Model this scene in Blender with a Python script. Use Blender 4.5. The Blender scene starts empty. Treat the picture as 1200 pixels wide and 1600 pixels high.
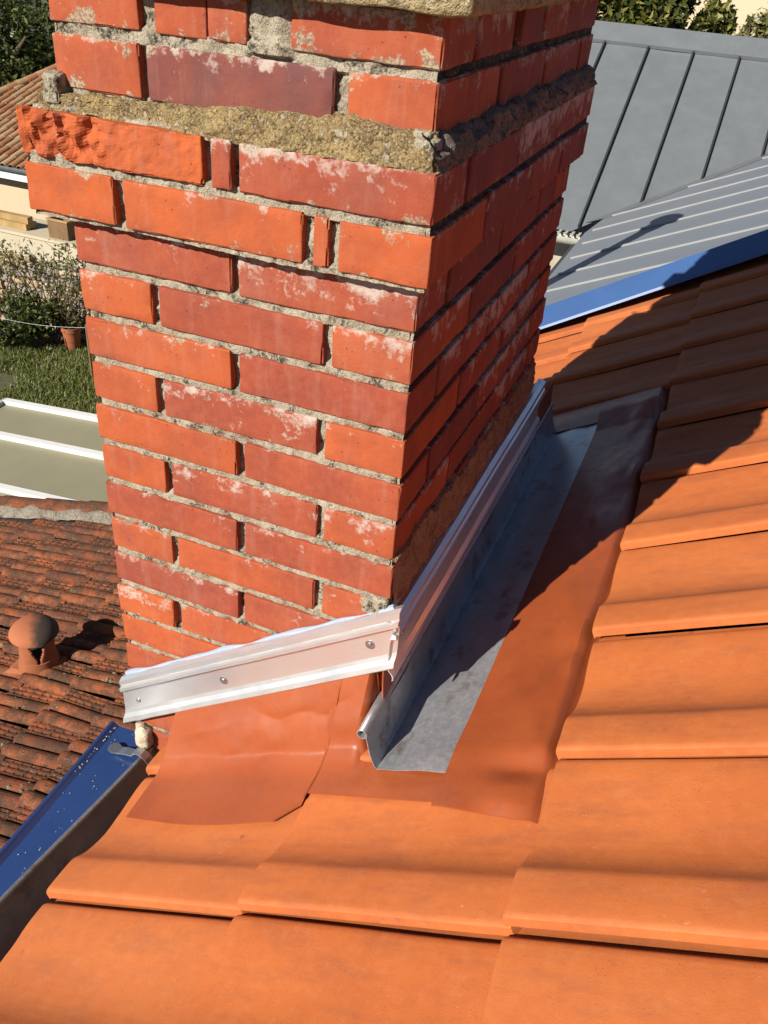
import bpy, math, random
import numpy as np
from mathutils import Vector, Matrix
R_ = math.radians
random.seed(7); rng = np.random.default_rng(7)
scene = bpy.context.scene
col = scene.collection

# ------------------------------------------------------------------ camera
CR = np.array([[0.92477707, 0.373749, 0.07140763], [0.26241329, -0.49053224, -0.83097376], [-0.27554787, 0.78720379, -0.55170968]])
CC = np.array([0.28612619, -0.87120286, 0.31076529]); FPX = 1367.525
cam = bpy.data.cameras.new('camera'); co = bpy.data.objects.new('camera', cam); col.objects.link(co)
cam.sensor_fit = 'VERTICAL'; cam.sensor_height = 36; cam.lens = FPX / 1600 * 36
cam.clip_start = .02; cam.clip_end = 2000
M = Matrix([[CR[0][i], -CR[1][i], -CR[2][i], CC[i]] for i in range(3)] + [[0, 0, 0, 1]])
co.matrix_world = M
scene.camera = co
# ------------------------------------------------------------------ light
SUN_AZ, SUN_EL = 63.0, 31.0
TO_SUN = Vector((-math.cos(R_(SUN_AZ)) * math.cos(R_(SUN_EL)), -math.sin(R_(SUN_AZ)) * math.cos(R_(SUN_EL)), math.sin(R_(SUN_EL))))
w = bpy.data.worlds.new('World'); scene.world = w; w.use_nodes = True
nt = w.node_tree; nt.nodes.clear()
sky = nt.nodes.new('ShaderNodeTexSky'); sky.sky_type = 'NISHITA'; sky.sun_disc = False
sky.sun_elevation = R_(SUN_EL); sky.sun_rotation = R_(180 + 90 - SUN_AZ); sky.air_density = .55; sky.dust_density = .2
bg = nt.nodes.new('ShaderNodeBackground'); bg.inputs[1].default_value = .05
ow = nt.nodes.new('ShaderNodeOutputWorld')
nt.links.new(sky.outputs[0], bg.inputs[0]); nt.links.new(bg.outputs[0], ow.inputs[0])
sl = bpy.data.lights.new('sun', 'SUN'); sl.energy = 5.0; sl.angle = R_(.5); sl.color = (1.0, .93, .82)
so = bpy.data.objects.new('sun', sl); col.objects.link(so); so.rotation_euler = (-TO_SUN).to_track_quat('-Z', 'Y').to_euler()
scene.view_settings.view_transform = 'Standard'; scene.view_settings.look = 'None'
scene.view_settings.exposure = 0.97; scene.view_settings.gamma = 1; scene.view_settings.use_curve_mapping = False

# ------------------------------------------------------------------ pixel helpers (a pixel gives a direction, the plane gives the distance)
def ray(u, v): return CR.T @ np.array([(u - 600) / FPX, (v - 800) / FPX, 1.0])
def onplane(u, v, n, d):
    r = ray(u, v); n = np.array(n, float); return CC + r * ((d - n @ CC) / (n @ r))
def Y0(u, v, y): return onplane(u, v, (0, 1, 0), y)
def Z0(u, v, z): return onplane(u, v, (0, 0, 1), z)

# ------------------------------------------------------------------ noise
def vnoise(p, seed=0):
    """value noise in [-1,1]; p (N,3)"""
    p = np.asarray(p, float); i = np.floor(p).astype(np.int64); f = p - i; f = f * f * (3 - 2 * f)
    out = np.zeros(len(p))
    for dx in (0, 1):
        for dy in (0, 1):
            for dz in (0, 1):
                h = ((i[:, 0] + dx) * 374761393 + (i[:, 1] + dy) * 668265263 + (i[:, 2] + dz) * 2147483647 + seed * 974711) & 0xffffffff
                h = ((h ^ (h >> 13)) * 1274126177) & 0xffffffff; h = (h ^ (h >> 16)) & 0xffff
                wgt = (f[:, 0] if dx else 1 - f[:, 0]) * (f[:, 1] if dy else 1 - f[:, 1]) * (f[:, 2] if dz else 1 - f[:, 2])
                out += wgt * (h / 32767.5 - 1)
    return out
def fbm(p, oct=3, seed=0):
    o = 0; a = 1; p = np.asarray(p, float)
    for k in range(oct): o = o + a * vnoise(p * 2 ** k, seed + k); a *= .5
    return o

# ------------------------------------------------------------------ mesh helpers
def mesh(name, v, f, smooth=False):
    m = bpy.data.meshes.new(name)
    v = np.asarray(v, float)
    if isinstance(f, np.ndarray) and f.ndim == 2:
        n = f.shape[1]; m.vertices.add(len(v)); m.vertices.foreach_set('co', v.ravel())
        m.loops.add(f.size); m.loops.foreach_set('vertex_index', f.ravel().astype(np.int32))
        m.polygons.add(len(f)); m.polygons.foreach_set('loop_start', np.arange(0, f.size, n, dtype=np.int32))
        try: m.polygons.foreach_set('loop_total', np.full(len(f), n, np.int32))
        except Exception: pass
        m.update(calc_edges=True); m.validate()
    else:
        m.from_pydata([tuple(x) for x in v], [], [tuple(x) for x in f]); m.update()
    m.polygons.foreach_set('use_smooth', np.zeros(len(m.polygons), bool))
    if smooth:
        m.polygons.foreach_set('use_smooth', np.ones(len(m.polygons), bool))
        try: m.set_sharp_from_angle(angle=math.radians(38))
        except Exception: pass
    return m
def obj(name, me, mat=None, parent=None, loc=None, rot=None, **props):
    o = bpy.data.objects.new(name, me); col.objects.link(o)
    if mat is not None and me is not None and not me.materials: me.materials.append(mat)
    if parent is not None: o.parent = parent
    if loc is not None: o.location = loc
    if rot is not None: o.rotation_euler = rot
    for k, v in props.items(): o[k] = v
    return o
def thing(name, label, cat, loc=(0, 0, 0), group=None):
    o = obj(name, None, loc=loc, label=label, category=cat)
    if group: o['group'] = group
    return o
class MB:
    def __init__(s): s.v = []; s.f = []
    def add(s, v, f):
        b = len(s.v); s.v += [tuple(map(float, x)) for x in v]; s.f += [tuple(b + i for i in q) for q in f]; return s
    def box(s, x0, x1, y0, y1, z0, z1):
        return s.add([(x0, y0, z0), (x1, y0, z0), (x1, y1, z0), (x0, y1, z0), (x0, y0, z1), (x1, y0, z1), (x1, y1, z1), (x0, y1, z1)],
                     [(0, 3, 2, 1), (4, 5, 6, 7), (0, 1, 5, 4), (1, 2, 6, 5), (2, 3, 7, 6), (3, 0, 4, 7)])
    def hexa(s, c8): return s.add(c8, [(0, 3, 2, 1), (4, 5, 6, 7), (0, 1, 5, 4), (1, 2, 6, 5), (2, 3, 7, 6), (3, 0, 4, 7)])
    def tube(s, pts, r, n=10, caps=True):
        pts = [Vector(p) for p in pts]; rr = r if isinstance(r, (list, tuple)) else [r] * len(pts)
        b = len(s.v); up = None
        for i, p in enumerate(pts):
            d = (pts[min(i + 1, len(pts) - 1)] - pts[max(i - 1, 0)]).normalized()
            a = d.cross(Vector((0, 0, 1)) if abs(d.z) < .9 else Vector((1, 0, 0))).normalized(); c = d.cross(a)
            for k in range(n):
                t = 2 * math.pi * k / n; s.v.append(tuple(p + (a * math.cos(t) + c * math.sin(t)) * rr[i]))
        for i in range(len(pts) - 1):
            for k in range(n):
                k2 = (k + 1) % n; s.f.append((b + i * n + k, b + i * n + k2, b + (i + 1) * n + k2, b + (i + 1) * n + k))
        if caps: s.f.append(tuple(b + k for k in range(n))[::-1]); s.f.append(tuple(b + (len(pts) - 1) * n + k for k in range(n)))
        return s
    def lathe(s, prof, n=24, c=(0, 0, 0), a0=0, a1=2 * math.pi):
        b = len(s.v); m = len(prof); full = abs(a1 - a0 - 2 * math.pi) < 1e-6; nn = n if full else n + 1
        for k in range(nn):
            t = a0 + (a1 - a0) * k / n
            for r, z in prof: s.v.append((c[0] + r * math.cos(t), c[1] + r * math.sin(t), c[2] + z))
        for k in range(n):
            k2 = (k + 1) % nn
            for i in range(m - 1): s.f.append((b + k * m + i, b + k2 * m + i, b + k2 * m + i + 1, b + k * m + i + 1))
        return s
    def build(s, name, mat, parent=None, smooth=False, **k): return obj(name, mesh(name, s.v, s.f, smooth), mat, parent, **k)
def sheet(P, thick=None, normal=None):
    """P (m,n,3) grid -> verts, quads; thickness adds a back side and rim"""
    m, n = P.shape[:2]; v = P.reshape(-1, 3); idx = np.arange(m * n).reshape(m, n)
    f = np.stack([idx[:-1, :-1], idx[1:, :-1], idx[1:, 1:], idx[:-1, 1:]], -1).reshape(-1, 4)
    if thick:
        du = np.gradient(P, axis=0); dv = np.gradient(P, axis=1); N = np.cross(du, dv); N /= np.linalg.norm(N, axis=-1, keepdims=True) + 1e-12
        v2 = (P - N * thick).reshape(-1, 3); o = m * n
        f2 = f[:, ::-1] + o
        b = np.concatenate([idx[0, :], idx[1:, -1], idx[-1, -2::-1], idx[-2:0:-1, 0]])
        b2 = np.roll(b, -1); rim = np.stack([b, b2, b2 + o, b + o], -1)
        v = np.vstack([v, v2]); f = np.vstack([f, f2, rim])
    return v, f
def rbox(hx, hy, hz, r=.003, segs=(8, 3, 3), amp=.0008, chip=.003, seed=0, fq=40):
    """rounded, slightly chipped block centred on the origin"""
    def ax(h, n):
        inner = np.linspace(-h + r, h - r, n + 1); return np.concatenate([[-h, -h + r * .4], inner, [h - r * .4, h]])
    A = [ax(hx, segs[0]), ax(hy, segs[1]), ax(hz, segs[2])]
    V = []; F = []; key = {}
    def vid(i, j, k):
        t = (i, j, k)
        if t not in key: key[t] = len(V); V.append((A[0][i], A[1][j], A[2][k]))
        return key[t]
    nx, ny, nz = len(A[0]) - 1, len(A[1]) - 1, len(A[2]) - 1
    for i in range(nx):
        for j in range(ny):
            F.append((vid(i, j, 0), vid(i, j + 1, 0), vid(i + 1, j + 1, 0), vid(i + 1, j, 0)))
            F.append((vid(i, j, nz), vid(i + 1, j, nz), vid(i + 1, j + 1, nz), vid(i, j + 1, nz)))
    for i in range(nx):
        for k in range(nz):
            F.append((vid(i, 0, k), vid(i + 1, 0, k), vid(i + 1, 0, k + 1), vid(i, 0, k + 1)))
            F.append((vid(i, ny, k), vid(i, ny, k + 1), vid(i + 1, ny, k + 1), vid(i + 1, ny, k)))
    for j in range(ny):
        for k in range(nz):
            F.append((vid(0, j, k), vid(0, j, k + 1), vid(0, j + 1, k + 1), vid(0, j + 1, k)))
            F.append((vid(nx, j, k), vid(nx, j + 1, k), vid(nx, j + 1, k + 1), vid(nx, j, k + 1)))
    V = np.array(V); h = np.array([hx, hy, hz]); inner = np.clip(V, -(h - r), h - r); d = V - inner; L = np.linalg.norm(d, axis=1)
    nd = np.where(L[:, None] > 1e-9, d / np.maximum(L, 1e-9)[:, None], 0)
    edge = (np.sum(np.abs(d) > 1e-9, axis=1) >= 2)
    V = inner + nd * r
    n1 = fbm(V * fq + seed * 13.7, 3, seed); n2 = np.maximum(fbm(V * fq * 1.3 + 31 + seed * 7.1, 2, seed + 5) - .15, 0)
    V = V + nd * (amp * n1)[:, None] - nd * (np.where(edge, chip * n2, 0))[:, None]
    return V, np.array(F)

# ------------------------------------------------------------------ materials
ALB = .76   # overall reflectance level of the surface colours below
class NT:
    def __init__(s, name):
        s.m = bpy.data.materials.new(name); s.m.use_nodes = True; s.t = s.m.node_tree; s.b = s.t.nodes['Principled BSDF']; s._co = None
    def n(s, typ, **k):
        x = s.t.nodes.new(typ)
        for a, b in k.items(): setattr(x, a, b)
        return x
    def l(s, a, b): s.t.links.new(a, b)
    def coords(s, rand=True, scale=(1, 1, 1)):
        tc = s.n('ShaderNodeTexCoord'); src = tc.outputs['Object']
        if rand:
            oi = s.n('ShaderNodeObjectInfo'); mu = s.n('ShaderNodeMath', operation='MULTIPLY'); mu.inputs[1].default_value = 37.0
            s.l(oi.outputs['Random'], mu.inputs[0]); ad = s.n('ShaderNodeVectorMath', operation='ADD'); s.l(src, ad.inputs[0]); s.l(mu.outputs[0], ad.inputs[1]); src = ad.outputs[0]
        if scale != (1, 1, 1):
            mp = s.n('ShaderNodeVectorMath', operation='MULTIPLY'); mp.inputs[1].default_value = scale; s.l(src, mp.inputs[0]); src = mp.outputs[0]
        return src
    def noise(s, co, scale, detail=4, rough=.6):
        x = s.n('ShaderNodeTexNoise'); x.inputs['Scale'].default_value = scale; x.inputs['Detail'].default_value = detail; x.inputs['Roughness'].default_value = rough
        s.l(co, x.inputs['Vector']); return x.outputs['Fac']
    def voro(s, co, scale, feature='F1'):
        x = s.n('ShaderNodeTexVoronoi', feature=feature); x.inputs['Scale'].default_value = scale; s.l(co, x.inputs['Vector']); return x.outputs['Distance']
    def ramp(s, fac, stops):
        x = s.n('ShaderNodeValToRGB'); e = x.color_ramp.elements
        while len(e) < len(stops): e.new(.5)
        for q, (p, c) in zip(e, stops):
            q.position = p; q.color = (c, c, c, 1) if isinstance(c, (int, float)) else (*c, 1)
        s.l(fac, x.inputs[0]); return x.outputs[0]
    def mix(s, fac, a, b, mode='MIX'):
        x = s.n('ShaderNodeMix', data_type='RGBA', blend_type=mode)
        for sock, val in ((x.inputs['Factor'], fac), (x.inputs['A'], a), (x.inputs['B'], b)):
            if isinstance(val, (int, float)): sock.default_value = val
            elif isinstance(val, tuple): sock.default_value = (*val, 1)
            else: s.l(val, sock)
        return x.outputs['Result']
    def math(s, op, a, b=None):
        x = s.n('ShaderNodeMath', operation=op)
        for i, val in enumerate((a, b)):
            if val is None: continue
            if isinstance(val, (int, float)): x.inputs[i].default_value = val
            else: s.l(val, x.inputs[i])
        return x.outputs[0]
    def attr(s, name):
        x = s.n('ShaderNodeAttribute', attribute_type='OBJECT', attribute_name=name); return x.outputs['Fac']
    def rand(s): return s.n('ShaderNodeObjectInfo').outputs['Random']
    def set(s, color=None, rough=None, metal=None, spec=None):
        if isinstance(color, tuple): color = tuple(x * ALB for x in color)
        elif color is not None: color = s.mix(1.0, color, (ALB, ALB, ALB), 'MULTIPLY')
        for nm, val in (('Base Color', color), ('Roughness', rough), ('Metallic', metal), ('Specular IOR Level', spec)):
            if val is None: continue
            i = s.b.inputs[nm]
            if isinstance(val, tuple): i.default_value = (*val, 1)
            elif isinstance(val, (int, float)): i.default_value = val
            else: s.l(val, i)
        return s
    def bump(s, h, strength=.3, dist=.002, prev=None):
        x = s.n('ShaderNodeBump'); x.inputs['Strength'].default_value = strength; x.inputs['Distance'].default_value = dist
        s.l(h, x.inputs['Height'])
        if prev is not None: s.l(prev, x.inputs['Normal'])
        s.l(x.outputs[0], s.b.inputs['Normal']); return x.outputs[0]

def mat_brick():
    t = NT('brick'); c = t.coords(); n1 = t.noise(c, 14, 5); n2 = t.noise(c, 90, 4); n3 = t.noise(c, 420, 2)
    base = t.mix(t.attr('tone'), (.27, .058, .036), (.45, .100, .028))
    base = t.mix(t.ramp(n1, [(.42, 0.0), (.72, .5)]), base, (.17, .045, .036))
    base = t.mix(t.ramp(n2, [(.32, .22), (.6, 0.0)]), base, (.43, .14, .06))
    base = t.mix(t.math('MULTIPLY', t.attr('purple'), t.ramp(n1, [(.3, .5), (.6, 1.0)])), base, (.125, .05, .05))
    pits = t.ramp(t.voro(c, 120), [(.09, 1.0), (.17, 0.0)])
    pits = t.math('MULTIPLY', pits, t.ramp(t.noise(c, 45, 2), [(.5, 0.0), (.62, .85)]))
    base = t.mix(pits, base, (.09, .025, .018))
    # whitish salt bloom
    sc = t.n('ShaderNodeSeparateXYZ'); tc = t.n('ShaderNodeTexCoord'); t.l(tc.outputs['Object'], sc.inputs[0])
    zz = t.math('MULTIPLY', sc.outputs[2], 4.0)
    e = t.math('ADD', t.noise(c, 30, 9, .74), zz); e = t.math('ADD', e, t.math('MULTIPLY', t.attr('eff'), .30))
    eff = t.ramp(e, [(.70, 0.0), (.735, .45), (.80, .95)])
    eff = t.math('MULTIPLY', eff, t.ramp(n2, [(.25, .55), (.55, 1.0)]))
    e2 = t.ramp(t.noise(c, 60, 6, .75), [(.70, 0.0), (.74, .8)])
    eff = t.math('MAXIMUM', eff, t.math('MULTIPLY', e2, .8))
    hz = t.math('MULTIPLY', t.ramp(t.noise(c, 9, 3), [(.45, 0.0), (.7, .3)]), t.attr('eff'))
    base = t.mix(hz, base, (.36, .22, .18))
    base = t.mix(eff, base, (.48, .41, .36))
    az = t.math('ABSOLUTE', sc.outputs[2]); sm = t.math('ADD', t.noise(c, 26, 7, .7), t.math('MULTIPLY', az, 5.5)); sm = t.math('ADD', sm, t.math('MULTIPLY', t.attr('smear'), .22))
    smf = t.ramp(sm, [(.76, 0.0), (.80, .85)]); grit = t.mix(t.ramp(t.noise(c, 330, 3, .7), [(.45, 0.0), (.58, 1.0)]), (.40, .34, .245), (.16, .13, .09))
    base = t.mix(smf, base, grit)
    cst = t.coords(True, (34, 34, 5)); base = t.mix(t.ramp(t.noise(cst, 1.6, 4), [(.54, 0.0), (.72, .17)]), base, (.42, .25, .2))
    base = t.mix(t.ramp(t.noise(c, 5, 2), [(.48, 0.0), (.72, .3)]), base, (.22, .05, .034))
    t.set(base, .9, spec=.2)
    b = t.bump(n3, .35, .0008); t.bump(n2, .5, .0016, b)
    return t.m
def mat_mortar(name, a, b, dark=.7, coarse=1.0):
    t = NT(name); c = t.coords(False); n1 = t.noise(c, 30 / coarse, 5); n2 = t.noise(c, 260 / coarse, 4, .7); n3 = t.noise(c, 700 / coarse, 2)
    base = t.mix(t.ramp(n1, [(.35, 0.0), (.65, 1.0)]), a, b)
    base = t.mix(t.ramp(n2, [(.52, 0.0), (.66, .75)]), base, tuple(x * .42 for x in a))
    base = t.mix(t.ramp(n3, [(.55, 0.0), (.7, .5)]), base, (.70, .66, .56))
    lich = t.math('MULTIPLY', t.ramp(t.noise(c, 42 / coarse, 6, .7), [(.52, 0.0), (.60, 1.0)]), t.ramp(n2, [(.38, 0.0), (.52, dark)]))
    base = t.mix(lich, base, (.03, .027, .02))
    t.set(base, .95, spec=.1); q = t.bump(n3, .6, .0015 * coarse); t.bump(n2, .9, .004 * coarse, q); return t.m
def mat_tile(name='roof tile clay', A=(.52, .143, .036), B=(.44, .112, .028), stain=.5):
    t = NT(name); c = t.coords(); cs = t.coords(True, (1.0, 3.5, 1)); n1 = t.noise(c, 5, 4); n2 = t.noise(cs, 9, 6, .65); n3 = t.noise(c, 420, 3); n4 = t.noise(c, 60, 5, .65)
    base = t.mix(t.ramp(n1, [(.35, 0.0), (.65, 1.0)]), A, B)
    base = t.mix(t.ramp(n2, [(.49, 0.0), (.70, .55)]), base, (.29, .082, .034))
    base = t.mix(t.ramp(n4, [(.30, .25), (.50, 0.0)]), base, (.55, .20, .075))
    base = t.mix(t.ramp(n4, [(.55, 0.0), (.72, .30)]), base, (.33, .095, .035))
    base = t.mix(t.math('MULTIPLY', t.rand(), .25), base, (.52, .18, .06))
    sp = t.math('MULTIPLY', t.ramp(t.voro(c, 26), [(.04, 1.0), (.16, 0.0)]), t.ramp(t.noise(c, 13, 3), [(.55, 0.0), (.64, .8)]))
    sp = t.math('MULTIPLY', sp, t.ramp(t.noise(c, 130, 3), [(.40, 0.0), (.55, 1.0)]))
    base = t.mix(sp, base, (.19, .05, .024))
    pores = t.math('MULTIPLY', t.ramp(t.voro(c, 260), [(.10, .8), (.2, 0.0)]), t.ramp(t.noise(c, 40, 2), [(.48, 0.0), (.6, 1.0)]))
    base = t.mix(pores, base, (.22, .06, .028))
    wh = t.math('MULTIPLY', t.ramp(t.noise(t.coords(True, (1, 2.5, 1)), 70, 4, .75), [(.64, 0.0), (.72, .55)]), t.ramp(t.noise(c, 8, 3), [(.52, 0.0), (.62, 1.0)]))
    base = t.mix(wh, base, (.58, .36, .25))
    t.set(base, t.ramp(n2, [(.3, .60), (.7, .78)]), spec=.3)
    b = t.bump(n3, .4, .0006); b = t.bump(n4, .25, .0015, b); t.bump(n1, .2, .004, b); return t.m
def mat_oldtile():
    t = NT('old roof tile clay'); c = t.coords(); n1 = t.noise(c, 9, 6, .7); n2 = t.noise(c, 40, 5, .7); n3 = t.noise(c, 160, 3)
    base = t.mix(t.rand(), (.31, .095, .038), (.20, .06, .028))
    base = t.mix(t.ramp(n1, [(.38, 0.0), (.57, .9)]), base, (.075, .042, .028))
    base = t.mix(t.ramp(n2, [(.55, 0.0), (.68, .85)]), base, (.035, .028, .022))
    li = t.math('MULTIPLY', t.ramp(n3, [(.6, 0.0), (.68, 1.0)]), t.ramp(t.noise(c, 12, 3), [(.5, 0.0), (.6, .8)]))
    base = t.mix(li, base, (.45, .42, .33))
    t.set(base, .92, spec=.15); b = t.bump(n3, .5, .004); t.bump(n2, .6, .008, b); return t.m
def mat_membrane():
    t = NT('flashing membrane'); c = t.coords(False); n1 = t.noise(c, 9, 4); n2 = t.noise(c, 55, 5); n3 = t.noise(c, 500, 2)
    base = t.mix(t.ramp(n1, [(.35, 0.0), (.65, 1.0)]), (.285, .062, .018), (.335, .078, .023))
    base = t.mix(t.ramp(n2, [(.55, 0.0), (.75, .4)]), base, (.19, .053, .025))
    base = t.mix(t.ramp(t.noise(c, 150, 3, .75), [(.70, 0.0), (.76, .5)]), base, (.4, .28, .2))
    t.set(base, t.ramp(n2, [(.3, .34), (.7, .46)]), spec=.4)
    ck = t.n('ShaderNodeTexWave', wave_type='BANDS', bands_direction='DIAGONAL'); ck.inputs['Scale'].default_value = 160; t.l(c, ck.inputs[0])
    b = t.bump(ck.outputs['Fac'], .10, .0006); b = t.bump(n3, .1, .0005, b); t.bump(n1, .35, .006, b); return t.m
def mat_zinc(name, a, b, rough=(.3, .5), metal=.9, sc=1.0, stain=None):
    t = NT(name); c = t.coords(False); cs = t.coords(False, (6, 1, 3)); n1 = t.noise(c, 6 * sc, 5); n2 = t.noise(c, 60 * sc, 6, .72); n3 = t.noise(cs, 40 * sc, 4)
    base = t.mix(t.ramp(n1, [(.3, 0.0), (.7, 1.0)]), a, b)
    base = t.mix(t.ramp(n2, [(.40, .28), (.62, 0.0)]), base, tuple(x * .55 for x in a))
    base = t.mix(.5, base, a) if sc < .2 else base
    if stain: base = t.mix(t.ramp(t.noise(c, 10 * sc, 6, .7), [(.54, 0.0), (.66, .6)]), base, stain)
    base = t.mix(t.ramp(n3, [(.62, 0.0), (.7, .35 if sc > .5 else .06)]), base, tuple(min(1, x * 1.5) for x in b))
    t.set(base, t.ramp(n2, [(.3, rough[0]), (.7, rough[1])]), metal)
    q = t.bump(n1, .12, .004 / max(sc, .5)); t.bump(n2, .08, .0008, q); return t.m
def mat_plain(name, colr, rough=.7, metal=0, var=.25, sc=8, bumpd=.002, spec=.4, rand=False):
    t = NT(name); c = t.coords(rand); n1 = t.noise(c, sc, 5); n2 = t.noise(c, sc * 9, 4)
    base = t.mix(t.ramp(n1, [(.3, 0.0), (.7, 1.0)]), colr, tuple(x * (1 - var) for x in colr))
    base = t.mix(t.ramp(n2, [(.5, 0.0), (.75, var)]), base, tuple(x * .6 for x in colr))
    t.set(base, rough, metal, spec); t.bump(n2, .3, bumpd); return t.m
def mat_leaf(name, a, b, cc=None):
    t = NT(name); g = t.n('ShaderNodeNewGeometry'); r = g.outputs['Random Per Island']
    base = t.ramp(r, [(0, a), (.55, b), (1, cc or b)])
    t.set(base, .45, spec=.35); t.b.inputs['Subsurface Weight'].default_value = 0
    tr = t.n('ShaderNodeBsdfTranslucent'); t.l(base, tr.inputs[0]); mx = t.n('ShaderNodeMixShader'); mx.inputs[0].default_value = .3
    t.l(t.b.outputs[0], mx.inputs[1]); t.l(tr.outputs[0], mx.inputs[2]); t.l(mx.outputs[0], t.t.nodes['Material Output'].inputs[0]); return t.m
BRICK = mat_brick()
MORTAR = mat_mortar('mortar', (.44, .385, .29), (.33, .285, .21), .9)
def mat_lichen():
    t = NT('lichened mortar'); c = t.coords(False); n1 = t.noise(c, 45, 5, .7); n2 = t.noise(c, 300, 4, .75); v = t.voro(c, 240)
    base = t.mix(t.ramp(n1, [(.35, 0.0), (.62, 1.0)]), (.40, .29, .13), (.20, .14, .075)); base = t.mix(t.ramp(v, [(.1, .8), (.45, 0.0)]), base, (.50, .40, .24))
    base = t.mix(t.ramp(n2, [(.53, 0.0), (.62, .9)]), base, (.045, .036, .024)); base = t.mix(t.ramp(t.noise(c, 90, 4), [(.60, 0.0), (.68, .8)]), base, (.50, .44, .33))
    t.set(base, .95, spec=.1); q = t.bump(v, .8, .003); t.bump(n2, .9, .004, q); return t.m
MORTARY = mat_lichen()
TILE = mat_tile(); OLDT = mat_oldtile(); MEMB = mat_membrane()
def mat_alu():
    t = NT('aluminium'); c = t.coords(False); cs = t.coords(False, (2, 2, 30)); n1 = t.noise(c, 14, 3); n2 = t.noise(cs, 12, 5)
    base = t.mix(t.ramp(n1, [(.4, 0.0), (.7, .5)]), (.95, .95, .96), (.78, .75, .73)); base = t.mix(t.ramp(n2, [(.5, 0.0), (.7, .35)]), base, (1.0, 1.0, 1.0))
    t.set(base, t.ramp(n1, [(.3, .30), (.7, .44)]), .82); t.bump(n1, .05, .003); return t.m
ALU = mat_alu()
ZINC = mat_zinc('channel zinc', (.50, .52, .55), (.66, .68, .71), (.3, .5), .70, 2, (.22, .13, .08))
BROWNZ = mat_zinc('weathered gutter', (.22, .155, .12), (.30, .22, .18), (.4, .6), .15, 3, (.13, .06, .035))
BLUE = mat_plain('blue paint', (.022, .055, .18), .35, 0, .18, 9, .0006, .5)
BLUE2 = mat_plain('blue coated steel', (.055, .125, .31), .42, 0, .14, 5, .0006, .5)
ZROOF = mat_zinc('standing seam zinc', (.175, .195, .21), (.19, .21, .225), (.5, .62), .25, .10)
ZSEAM = mat_plain('seam zinc', (.05, .055, .06), .6, .2)
RIBM = mat_plain('ribbed steel', (.215, .24, .275), .45, .2, .08, 2, .001)
RIBW = mat_plain('rib crown', (.275, .285, .29), .5, .1, .1, 2, .001)
CAPST = mat_mortar('cap stone', (.46, .38, .20), (.34, .27, .15), .5, 2)
WHITE = mat_plain('white paint', (.72, .72, .70), .5, 0, .05)
SILI = mat_plain('silicone sealant', (.34, .40, .52), .3, 0, .1, 30)
DARK = mat_plain('roof underlay', (.03, .025, .02), .95)
SCREW = mat_plain('screw steel', (.5, .5, .5), .35, .9)
CHROME = mat_plain('galvanised hook', (.55, .56, .58), .35, .85)

# ------------------------------------------------------------------ ground
GZ = -6.2
def mat_ground():
    t = NT('garden soil'); c = t.coords(False); n1 = t.noise(c, .5, 5); n2 = t.noise(c, 6, 6, .7)
    base = t.mix(t.ramp(n1, [(.35, 0.0), (.65, 1.0)]), (.075, .085, .03), (.11, .085, .05))
    base = t.mix(t.ramp(n2, [(.4, 0.0), (.7, .6)]), base, (.035, .05, .015)); t.set(base, .95); t.bump(n2, .6, .05); return t.m
obj('ground', mesh('ground', [(-400, -400, GZ), (400, -400, GZ), (400, 400, GZ), (-400, 400, GZ)], [(0, 1, 2, 3)]), mat_ground(), kind='structure')

# ------------------------------------------------------------------ chimney
H = .0629; W = .45; D = .787
SIDE = dict(l=.038, r=.016, f=.027, b=.02)
chim = thing('brick_chimney', 'tall weathered red brick chimney with corbelled top rising through the tiled roof', 'chimney')
bi = [0]
def brick(x0, x1, y0, y1, z0, z1, tone=None, eff=None, purple=0, rough=0, seed=None):
    bi[0] += 1; sd = seed or bi[0]
    hx, hy, hz = (x1 - x0) / 2, (y1 - y0) / 2, (z1 - z0) / 2
    sx = max(3, int(hx / .007)) * (3 if rough else 1); sy = max(3, int(hy / .010))
    V, F = rbox(hx, hy, hz, .0018 + .0006 * random.random(), (sx, sy, 16 if rough else 5), .0007 + rough * .1, .0034 + rough * .5, sd, 60)
    if rough:
        k = (V[:, 1] < -hy * .8) * 1.0; n = np.clip(fbm(V * np.array([44, 30, 30]) + 9, 3, sd), 0, 1) + .35 * fbm(V * 95, 2, sd + 1); fall = np.clip((.03 - V[:, 0]) / .10, .06, 1) * np.clip((V[:, 0] + hx) / .025, .15, 1)
        V[:, 1] += k * rough * 2.4 * n * fall
    o = obj('brick', mesh('brick', V, F, not rough), BRICK, chim, loc=((x0 + x1) / 2 + random.uniform(-.001, .001), (y0 + y1) / 2 + random.uniform(-.0015, .0012), (z0 + z1) / 2),
            rot=(random.gauss(0, .004), random.gauss(0, .004), random.gauss(0, .004)))
    o['tone'] = float(min(1, max(0, random.gauss(.55, .3)))) if tone is None else tone
    o['eff'] = float(random.choice((0, .1, .2, .3, .42))) if eff is None else eff
    o['purple'] = float(purple); o['smear'] = float(random.uniform(0, .22) + (.6 * random.random() if z0 > .13 else .2 * (z0 > 0))) * (rough == 0)
    return o
J = .0105; B = .105
def course(z0, z1, fx, rx, ex=(0, 0, 0, 0), props=None):
    """fx: front brick spans [(x0,x1,depth)], rx: right/left side spans [(y0,y1)]; ex = left,right,front,back overhang"""
    L, Rr, Fr, Bk = ex
    for i, (a, b, dep) in enumerate(fx):
        kw = (props or {}).get(i, {}); brick(a, b, -Fr, -Fr + dep, z0, z1, **kw)
    for (a, b) in rx:
        brick(Rr - B, Rr, a, b, z0, z1, eff=random.choice((.1, .35, .55, .7)), tone=random.uniform(0, .25), purple=random.choice((.1, .35, .6))); brick(-W - L, -W - L + B, a, b, z0, z1)  # right-face bricks darker and purpler: grime plus shade put into their colour
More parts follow.
